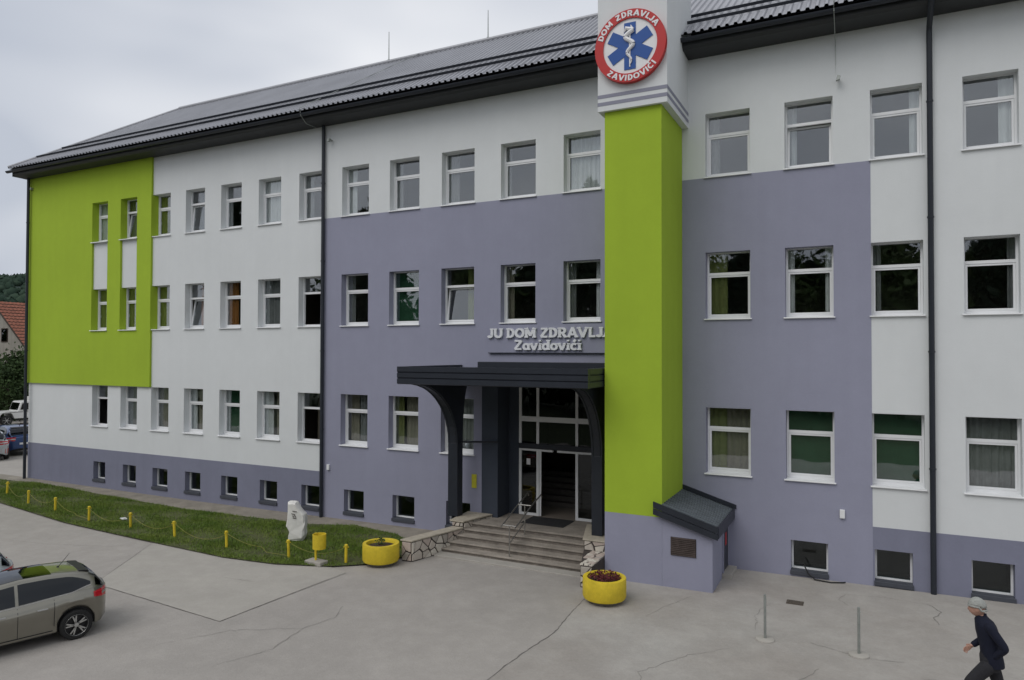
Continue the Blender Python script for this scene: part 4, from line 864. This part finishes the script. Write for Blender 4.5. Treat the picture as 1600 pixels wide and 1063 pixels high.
    def top_glass(x0, x1, wf, name):
        mb = MB(); n_, k_ = 8, 8
        def pt(u, v):
            x = x0+(x1-x0)*u; yr = gy(x, 1)[0]*wf; y = yr*(2*v-1); zr = zroof(x); return (x-(.006 if x < 0 else -.004 if x > 1.5 else 0), y, zr+.03-.03*abs(2*v-1)**3)
        for i in range(n_):
            for j in range(k_): mb.quad(pt(i/n_, j/k_), pt((i+1)/n_, j/k_), pt((i+1)/n_, (j+1)/k_), pt(i/n_, (j+1)/k_))
        return mb.build(name, CARGLASS, t, smooth=True, fix=False)
    top_glass(1.50, 2.30, .93, 'windscreen'); top_glass(-.59, -.30, .99, 'rear_window'); top_glass(.42, 1.46, .86, 'roof_window')
    sp = MB(); yr = .52
    sp.prism([(-.12, zroof(-.12)+.022), (-.31, zroof(-.12)-.012), (-.33, zroof(-.12)-.035), (-.12, zroof(-.12)-.02)], -yr, yr, 'y').build('spoiler', M['black'], t, bevel=.008)
    MB().tube([(.18, 0, zroof(.18)), (-.05, 0, zroof(.18)+.28)], [.008, .004], 6).build('aerial', M['black'], t); MB().lathe([(.03, 0), (.02, .02), (.001, .03)], 10, (.18, 0, zroof(.18)+.01)).build('aerial_base', M['black'], t)
    if plate: MB().box(-.735, -.72, -.23, .23, .60, .70).build('number_plate', M['ewhite'], t)
    for x in (0, WB):
        for s in (1, -1): wheel(t, x, s*.785, s)
    return t
paint_b = pm('bronze_car_paint', (.215, .205, .17), .28, .04, 3, metal=.7, coat=.8); paint_s = pm('silver_blue_car_paint', (.42, .46, .48), .3, .03, 3, metal=.4, coat=.8)
paint_n = pm('dark_blue_car_paint', (.02, .055, .17), .3, .05, 3, metal=.3, coat=.8); paint_r = pm('red_car_paint', (.42, .03, .03), .35, .05, 3, coat=.6)
HDG = R(180+72)
car('bronze grey hatchback with five-spoke wheels parked in the left foreground', None, (14.26, -9.64, gz(14.1)), HDG, paint_b).scale = (.86, .86, .86)
car('pale silver car hidden behind the bronze hatchback, only its roof showing', None, (11.25, -9.75, gz(11)), HDG, paint_s).scale = (.88, .88, .88)
car('dark blue car parked in front of the white off-road truck', 'cars parked beyond the building corner', (*on_ray(34, 38.2), 0), R(167), paint_n, 1.2)
car('pale blue car with red and beige bands cut off by the left picture edge', 'cars parked beyond the building corner', (*on_ray(-17, 36.0), 0), R(160), paint_s, 1.0, True, M['beige'], True, paint_r)
# white off-road truck
t = thing('off_road_truck', 'white off-road pickup truck with a box body parked before dark trees', 'truck', (*on_ray(37, 54.2), 0), R(-98))
wp = pm('white_truck_paint', (.62, .62, .60), .4, .05, 3, coat=.3)
MB().prism([(-1.9, .62), (-1.9, 1.0), (.55, 1.05), (1.9, 1.02), (1.98, .95), (1.98, .60), (1.85, .58)]+[(1.35+.46*math.cos(R(a)), .55+.46*math.sin(R(a))) for a in range(10, 180, 20)]+[(.85, .5), (-.70, .5)]+[(-1.2+.46*math.cos(R(a)), .55+.46*math.sin(R(a))) for a in range(10, 180, 20)]+[(-1.66, .6)], -.84, .84, 'y').build('body', wp, t, bevel=.03)
MB().prism([(-.55, 1.04), (.62, 1.04), (.42, 1.68), (.30, 1.76), (-.5, 1.78), (-.55, 1.74)], -.80, .80, 'y').build('cab', wp, t, bevel=.04)
MB().prism([(-2.0, 1.02), (-.60, 1.02), (-.60, 2.05), (-2.0, 2.05)], -.86, .86, 'y').build('box_body', wp, t, bevel=.03)
MB().prism([(.60, 1.14), (.62, 1.12), (.452, 1.66), (.435, 1.66)], -.68, .68, 'y').build('windscreen', CARGLASS, t)
for s in (1, -1):
    MB().prism([(-.40, 1.14), (.46, 1.14), (.32, 1.62), (-.40, 1.64)], s*.803, s*.812, 'y').build('side_window', CARGLASS, t); MB().box(-.46, -.445, s*.845-.004, s*.845+.004, .6, 1.1).build('door_gap', M['black'], t)
    MB().lathe([(.001, 1.995), (.09, 1.995), (.10, 1.97)], 14, (0, s*.6, .85), 'x').build('headlight', M['alloy'], t, smooth=True)
MB().box(1.975, 1.995, -.62, .62, .68, .98).build('grille', M['black'], t); MB().box(1.98, 2.12, -.86, .86, .45, .58).build('bumper', M['black'], t, bevel=.02); MB().box(-1.7, 1.7, -.6, .6, .42, .6).build('chassis', M['black'], t)
for x in (1.35, -1.2):
    for s in (1, -1): wheel(t, x, s*.74, s, .38, .22, False)

# ------------------------------------------------------------------ the walking man
def skin(name, verts, edges, radii, mat, parent, sub=2, root=0):
    me = bpy.data.meshes.new(name); me.from_pydata(verts, edges, []); o = bpy.data.objects.new(name, me); COL.objects.link(o); o.parent = parent
    me.materials.append(mat); sm = o.modifiers.new('skin', 'SKIN'); sm.use_smooth_shade = True
    sv = me.skin_vertices[0].data
    for i, r in enumerate(radii): sv[i].radius = (r, r) if not isinstance(r, tuple) else r; sv[i].use_root = (i == root)
    ss = o.modifiers.new('sub', 'SUBSURF'); ss.levels = sub; ss.render_levels = sub
    dg = bpy.context.evaluated_depsgraph_get(); m2 = bpy.data.meshes.new_from_object(o.evaluated_get(dg)); o.modifiers.clear(); o.data = m2; m2.name = name
    m2.materials.clear(); m2.materials.append(mat)
    m2.polygons.foreach_set('use_smooth', [True]*len(m2.polygons)); return o
# local frame: +x forward (walking direction), +y his left, z up
pz = thing('person', 'man in a dark navy jacket and grey knit cap walking to the left', 'person', (30.03, -5.93, gz(29.9)), R(184))
hip = (0, 0, .90); ch = (.06, 0, 1.25); nk = (.10, 0, 1.45)
J = dict(lh=(0, .10, .88), lk=(.30, .10, .52), la=(.26, .10, .10), lt=(.44, .11, .05), rh=(0, -.10, .88), rk=(-.12, -.10, .48), ra=(-.46, -.10, .16), rtoe=(-.36, -.11, .05),
         ls=(.06, .19, 1.40), le=(-.13, .25, 1.13), lw=(.0, .13, .95), rs=(.06, -.19, 1.40), re=(.0, -.24, 1.12), rw=(.19, -.19, .98))
# body: one continuous figure with head, hands and feet
vb = [hip, (.02, 0, 1.05), ch, (.09, 0, 1.40), nk, (.135, 0, 1.53)]; eb = [(0, 1), (1, 2), (2, 3), (3, 4), (4, 5)]; rb = [.07, .07, .08, .06, .052, .055]
def add(p, frm, r): vb.append(p); rb.append(r); eb.append((frm, len(vb)-1)); return len(vb)-1
for sd_ in 'lr':
    i = add(J[sd_+'h'], 0, .055); i = add(J[sd_+'k'], i, .045); i = add(J[sd_+'a'], i, .036); add(J['lt' if sd_ == 'l' else 'rtoe'], i, .038)
    i = add((J[sd_+'s'][0], J[sd_+'s'][1]*.8, J[sd_+'s'][2]-.05), 3, .04); i = add(J[sd_+'e'], i, .036); i = add(J[sd_+'w'], i, .03)
    wv = Vector(J[sd_+'w']); fd = (wv-Vector(J[sd_+'e'])).normalized(); pl = wv+fd*.07; ip = add(tuple(pl), i, .034)
    for k in range(4):
        off = Vector((0, 0, 1)).cross(fd).normalized() if abs(fd.z) < .9 else Vector((0, 1, 0)); off = fd.cross(Vector((0, 1, 0))).normalized()*(.027-.018*k)
        ln_ = (.075, .085, .08, .062)[k]; a = pl+fd*.015+off; b = a+fd*ln_*.55+Vector((0, -.008 if sd_ == 'l' else .008, 0)); c = b+fd*ln_*.2+Vector((0, -.035 if sd_ == 'l' else .035, -.01))
        q = add(tuple(a), ip, .0095); q = add(tuple(b), q, .009); add(tuple(c), q, .008)
    off = fd.cross(Vector((0, 1, 0))).normalized()*.04; q = add(tuple(wv+fd*.03+off*.8), ip, .011); add(tuple(wv+fd*.075+off*1.25), q, .009)
body = skin('body', vb, eb, rb, M['skin'], pz)
# head: shaped ball with face, joined into the body mesh
bm = bmesh.new(); bm.from_mesh(body.data)
hd = bmesh.ops.create_uvsphere(bm, u_segments=24, v_segments=18, radius=1)['verts']; hc = Vector((.165, 0, 1.60))
for v in hd:
    x, y, z = v.co; f = max(0, x)
    X = x*.10; Y = y*.077*(1-.12*max(0, -z)); Z = z*.125
    if z < -.2: X += .018*f*(-z); 
    if f > .6 and abs(y) < .28 and -.35 < z < .15: X += .030*(1-abs(y)/.28)*(1-abs(z+.12)/.3 if abs(z+.12) < .3 else 0)      # nose
    if f > .6 and .12 < abs(y) < .55 and .0 < z < .3: X -= .010                                                         # eye sockets
    if f > .6 and abs(y) < .35 and -.62 < z < -.45: X += .006                                                          # lips
    if abs(y) > .85 and -.35 < z < .25 and abs(x) < .35: Y *= 1.16                                                      # ears
    v.co = hc+Vector((X, Y, Z))
for v in hd: v.co = hc+Matrix.Rotation(R(6), 3, 'Y') @ (v.co-hc)
bm.to_mesh(body.data); bm.free(); body.data.polygons.foreach_set('use_smooth', [True]*len(body.data.polygons))
def loft(rings, n_=28, folds=0.):
    mb = MB(); rs_ = random.Random(2)
    for (z, cx, rx, ry) in rings:
        for k in range(n_):
            a = 2*math.pi*k/n_; f_ = 1+folds*math.sin(5*a+z*17)+folds*.7*math.sin(9*a-z*31)
            mb.v.append((cx+rx*f_*math.cos(a), ry*f_*math.sin(a), z))
    for i in range(len(rings)-1):
        for k in range(n_): A = i*n_+k; B_ = i*n_+(k+1) % n_; mb.f.append((A, B_, B_+n_, A+n_))
    mb.f.append(tuple(range(n_))); mb.f.append(tuple(range((len(rings)-1)*n_, len(rings)*n_))); return mb
def merge(o, others):
    bm = bmesh.new(); bm.from_mesh(o.data)
    for q in others: bm.from_mesh(q.data); bpy.data.objects.remove(q)
    bm.to_mesh(o.data); bm.free(); o.data.polygons.foreach_set('use_smooth', [True]*len(o.data.polygons)); return o
jk = loft([(.80, -.03, .135, .175), (.86, -.025, .140, .182), (.95, -.01, .136, .178), (1.06, .01, .130, .170), (1.16, .025, .136, .180), (1.27, .04, .142, .195), (1.36, .06, .132, .200), (1.42, .08, .118, .165), (1.47, .10, .080, .095), (1.50, .11, .066, .074)], folds=.018).build('jacket', M['navy'], pz, smooth=True)
arms = [skin('sleeve', [tuple(Vector(J[q+'s'])+Vector((0, (-.05 if q == 'l' else .05), .03))), tuple(Vector(J[q+'s'])+Vector((-.005, 0, -.005))), tuple((Vector(J[q+'s'])+Vector(J[q+'e']))/2), J[q+'e'], tuple((Vector(J[q+'e'])+Vector(J[q+'w']))/2), tuple(Vector(J[q+'w'])+(Vector(J[q+'w'])-Vector(J[q+'e'])).normalized()*.02)], [(0, 1), (1, 2), (2, 3), (3, 4), (4, 5)], [.055, .076, .066, .060, .052, .046], M['navy'], pz) for q in 'lr']
merge(jk, arms)
tz = loft([(.74, 0, .11, .15), (.82, 0, .135, .165), (.92, 0, .14, .165), (.97, 0, .13, .155)]).build('trousers', M['trouser'], pz, smooth=True)
legs = [skin('leg', [(0, sg_*.085, .86), tuple(Vector((0, sg_*.085, .86))*.5+Vector(J[q+'k'])*.5), J[q+'k'], tuple(Vector(J[q+'k'])*.5+Vector(J[q+'a'])*.5), tuple(Vector(J[q+'a'])+Vector((0, 0, -.02)))], [(0, 1), (1, 2), (2, 3), (3, 4)], [.115, .10, .082, .074, .07], M['trouser'], pz) for q, sg_ in (('l', 1), ('r', -1))]
merge(tz, legs)
for sd_, a, b in (('l', J['la'], J['lt']), ('r', J['ra'], J['rtoe'])):
    a = Vector(a); b = Vector(b); skin('shoe', [tuple(a+Vector((-.05, 0, -.05))), tuple(a+Vector((.04, 0, -.04))), tuple(b)], [(0, 1), (1, 2)], [.05, .055, .042], M['shoe'], pz, 1)
bm = bmesh.new(); bmesh.ops.create_uvsphere(bm, u_segments=24, v_segments=14, radius=1)
for v in list(bm.verts):
    if v.co.z < (.12 if v.co.x > -.2 else -.22): bm.verts.remove(v)
for v in bm.verts: v.co = hc+Matrix.Rotation(R(6), 3, 'Y') @ Vector((v.co.x*.108-.006, v.co.y*.086, v.co.z*.128+.012))
me = bpy.data.meshes.new('cap'); bm.to_mesh(me); bm.free(); me.materials.append(M['cap']); me.polygons.foreach_set('use_smooth', [True]*len(me.polygons)); o_ = inst(me, 'cap', pz); so2 = o_.modifiers.new('s', 'SOLIDIFY'); so2.thickness = .012; so2.offset = 1
MB().tube([tuple(hc+Vector((.112*math.cos(a)-.006, .09*math.sin(a), (.03 if math.cos(a) > -.2 else -.02)))) for a in [2*math.pi*k/20 for k in range(21)]], .016, 8).build('cap_brim', M['cap'], pz, smooth=True)
skin('collar', [(.07, 0, 1.46), (.115, 0, 1.505)], [(0, 1)], [.085, .07], M['navy'], pz, 1)

# ------------------------------------------------------------------ vegetation, house and hill
def leaf_crown(n_cl, per, rx, rz_, leaf, seed, base=0., conifer=False):
    g = np.random.default_rng(seed); V_ = []
    if conifer:
        hh = g.random(n_cl)**.8; rad = (1-hh)*rx*g.uniform(.55, 1.05, n_cl)+.15; a = g.uniform(0, 2*np.pi, n_cl); C_ = np.stack([rad*np.cos(a), rad*np.sin(a), base+hh*rz_-.25*rad], 1); sp = np.stack([rad*.28+.12, rad*.28+.12, np.full(n_cl, .16)], 1)
    else:
        u = g.normal(size=(n_cl, 3)); u /= np.linalg.norm(u, axis=1)[:, None]; r_ = g.uniform(.45, 1, n_cl)**.6
        C_ = u*r_[:, None]*np.array([rx, rx, rz_/2])+np.array([0, 0, base+rz_/2]); sp = np.full((n_cl, 3), rx*.17)*g.uniform(.6, 1.3, (n_cl, 1))
    c = np.repeat(C_, per, 0)+g.normal(size=(n_cl*per, 3))*np.repeat(sp, per, 0)
    u = g.normal(size=c.shape); u /= np.linalg.norm(u, axis=1)[:, None]; v = np.cross(u, g.normal(size=c.shape)); v /= np.linalg.norm(v, axis=1)[:, None]
    s = leaf*g.uniform(.6, 1.3, (len(c), 1)); Q = np.stack([c-u*s, c+v*s*.55, c+u*s, c-v*s*.55], 1).reshape(-1, 3); return Q, np.arange(len(Q)).reshape(-1, 4)
def trunk_mesh(h_, r_, seed, limbs=6):
    rs = random.Random(seed); mb = MB(); top = (rs.gauss(0, .2), rs.gauss(0, .2), h_)
    mb.tube([(0, 0, 0), (0.02, .02, h_*.15), (top[0]*.5, top[1]*.5, h_*.55), top], [r_*1.25, r_, r_*.7, r_*.25], 8)
    for k in range(limbs):
        z = h_*rs.uniform(.35, .85); a = rs.uniform(0, 6.3); l = h_*rs.uniform(.2, .34); mb.tube([(top[0]*z/h_, top[1]*z/h_, z), (math.cos(a)*l*.6, math.sin(a)*l*.6, z+l*.35), (math.cos(a)*l, math.sin(a)*l, z+l*.75)], [r_*.4, r_*.25, r_*.08], 6)
    return mb
CR = {}
def tree(kind, x, y, h_, sc, label, group, rz=0., z=0.):
    """kind: 'round' or 'conifer' or 'bush'; crown meshes shared"""
    if kind not in CR:
        if kind == 'conifer': q = leaf_crown(340, 16, 3.0, 14.0, .34, 5, 1.2, True); tm = trunk_mesh(14.5, .24, 5, 0); m_ = M['conifer']
        elif kind == 'round': q = leaf_crown(170, 50, 3.6, 9.0, .27, 11, 1.6); tm = trunk_mesh(8.0, .26, 11); m_ = M['leaf2']
        else: q = leaf_crown(110, 50, 2.3, 5.6, .15, 17, .2); tm = trunk_mesh(4.0, .14, 17); m_ = M['leaf']
        CR[kind] = (npmesh('crown', *q, m_), tm.build('trunk', M['bark'], smooth=True))
        first = True
    else: first = False
    t = thing(kind_name[kind], label, 'tree' if kind != 'bush' else 'shrub', (x, y, z), rz, group); t.scale = (sc, sc, sc*h_)
    for o in CR[kind]:
        c = o if first else o.copy()
        if not first: COL.objects.link(c)
        c.parent = t
    return t
kind_name = dict(conifer='conifer_tree', round='broadleaf_tree', bush='tall_shrub')
# dark shrubs between the truck and the house, beyond the building corner
for k, (px, dp, kd, hh, sc, lb) in enumerate([(-60, 58, 'bush', 1.0, 1.0, 'dark leafy shrub beyond the parked cars, off the left edge'), (-22, 60, 'bush', .95, .95, 'dark leafy shrub behind the truck bonnet at the left edge'), (14, 57, 'bush', .82, .9, 'low dark shrub right above the truck cab'), (36, 59, 'bush', .98, .95, 'tall dark shrub against the green building corner'), (66, 60, 'bush', 1, 1, 'dark leafy shrub hidden mostly by the building corner')]):
    x, y = on_ray(px, dp); tree(kd, x, y, hh, sc, lb, 'dark shrubs beyond the car park', k*1.3)
for k, (px, dp, kd, hh, sc) in enumerate([(-150, 62, 'round', 1, 1), (-230, 66, 'round', 1.1, 1.1)]):
    x, y = on_ray(px, dp); tree(kd, x, y, hh, sc, ('broadleaf tree beyond the car park, nearer the house', 'broadleaf tree beyond the car park, farther from the house')[k], 'trees left of the car park', k*2.)
# trees on the camera's side of the yard: seen mirrored in the window panes
rs = random.Random(4)
for k in range(15):
    x = -34+k*6.6+rs.uniform(-2, 2); y = -44-rs.uniform(0, 7); kd = 'conifer' if k % 3 != 1 else 'round'; sc = rs.uniform(.95, 1.3)*(1.15 if kd == 'round' else 1)
    tree(kd, x, y, rs.uniform(.9, 1.15), sc, ('dark conifer' if kd == 'conifer' else 'broadleaf tree')+' in the row across the yard, mirrored in the window panes', 'trees across the yard', rs.uniform(0, 6))
for k in range(9):
    x = 6+k*5+rs.uniform(-1, 1); y = -50-rs.uniform(0, 4)
    tree('round', x, y, 1.12+.1*(k % 2), 1.2, 'broadleaf tree in the second row across the yard, mirrored in the window panes', 'trees across the yard', rs.uniform(0, 6))
for k, (x, y, sc) in enumerate(((-7, -28, 1.22), (-25, -29, 1.25), (-11, -31, 1.15))):
    tree('conifer', x, y, 1.02, sc, 'very tall dark conifer across the yard, mirrored in the upper window panes', 'tall conifers across the yard', k)
# red-roofed house
hx, hy = on_ray(-4, 72)
t = thing('gabled_house', 'pale rendered house with red clay tile roof and a brick chimney', 'house', (hx, hy, 0), R(4))
w2, dp, ze, zr = 5.2, 9.0, 5.9, 10.5
hw = MB().prism([(-w2, 0), (w2, 0), (w2, ze), (0, zr-.25), (-w2, ze)], 0, dp, 'y').build('wall', M['plaster'], t)
rfm = MB()
for s in (1, -1): rfm.prism([(0, zr), (s*(w2+.7), ze-.72), (s*(w2+.7), ze-.58), (0, zr+.16)], -.6, dp+.6, 'y')
rfo = rfm.build('roof', M['wood'], t)
tl = MB().prism([(-.17, 0), (.17, 0), (.17, .035), (-.17, .02)], -.2, .22, 'y').build('tile', M['tile'], rfo).data
ang = math.atan2(zr-ze+.72, w2+.7); LR = math.hypot(zr-ze+.72, w2+.7); first = True; rows = 17
tmb = MB()
for s in (1, -1):
    for i in range(rows):
        for j in range(26):
            u = (i+.5)/rows; y = -.55+j*(dp+1.1)/26+.2
            px_, pz_ = s*(w2+.7)*u, zr+.175-(zr-ze+.72)*u
            dx, dz = math.cos(ang)*.20, math.sin(ang)*.20; lift = .03
            a = (px_-s*dx, y-.19, pz_+dz); b = (px_-s*dx, y+.19, pz_+dz); c = (px_+s*dx, y+.19, pz_-dz+lift); d_ = (px_+s*dx, y-.19, pz_-dz+lift); m1 = (px_+s*dx, y, pz_-dz+lift+.05); m0 = (px_-s*dx, y, pz_+dz+.04)
            tmb.quad(a, m0, m1, d_); tmb.quad(m0, b, c, m1)
bpy.data.objects.remove([o for o in rfo.children][0]); to = tmb.build('tiles', M['tile'], rfo, fix=False); to['kind'] = 'stuff'
ck = MB().box(-.35, .35, -.35, .35, 0, 1.6).build('chimney', M['brickred'], rfo); ck.location = (.3, 5.4, zr-.5); MB().box(-.5, .5, -.5, .5, 1.75, 1.85).build('chimney_cap', M['metal'], t).location = (.3, 5.4, zr-.5)
for (x, z) in ((1.15, 6.5), (-2.6, 3.2), (.2, 3.2), (2.9, 3.2), (-1.6, 6.5)):
    wn = MB().box(x-.5, x+.5, -.05, .02, z, z+1.4).build('window', M['wood'], t); MB().box(x-.42, x+.42, -.06, -.051, z+.08, z+1.32).build('pane', CARGLASS, wn)
# wooded hill
hm_ = []; nx, ny = 70, 24; V_ = []; F_ = []
def hill_z(u, v): return (88+16*math.sin(u*5.2+.8)+9*math.sin(u*13+2)+4*math.sin(u*31))*math.sin(min(1, v*1.35)*math.pi/2)**1.3-3
d0 = Vector((fw.x, fw.y, 0)).normalized(); ln2 = Vector((-d0.y, d0.x, 0))
def hill_pt(u, v):
    ang_ = -.15+u*1.25; dist = 420+520*v; dirv = d0*math.cos(ang_)+ln2*math.sin(ang_); return Vector((CAM.x, CAM.y, 0))+dirv*dist+Vector((0, 0, hill_z(u, v)))
for j in range(ny+1):
    for i in range(nx+1): V_.append(tuple(hill_pt(i/nx, j/ny)))
for j in range(ny):
    for i in range(nx): a = j*(nx+1)+i; F_.append((a, a+1, a+nx+2, a+nx+1))
struct(npmesh('hill', V_, F_, M['hill']))
g = np.random.default_rng(3); V_, F_ = [], []; bl = MB().lathe([(.001, -.5), (.8, -.15), (1.0, .35), (.7, .95), (.001, 1.35)], 6)
bv = np.array(bl.v); bf = np.array([f for f in bl.f])
for k in range(9000):
    p = hill_pt(g.random(), g.random()**.8); s_ = g.uniform(2.0, 4.6); o_ = len(V_)*len(bv); jit = g.normal(0, .13, bv.shape)
    V_.append((bv+jit)*s_*np.array([1, 1, 1.15])+np.array(p)); F_.append(bf+k*len(bv))
hw_ = npmesh('hill_wood', np.concatenate(V_), np.concatenate(F_), M['hilltree']); hw_['kind'] = 'stuff'; hw_['label'] = 'dark green wood covering the far hill'; hw_['category'] = 'wood'
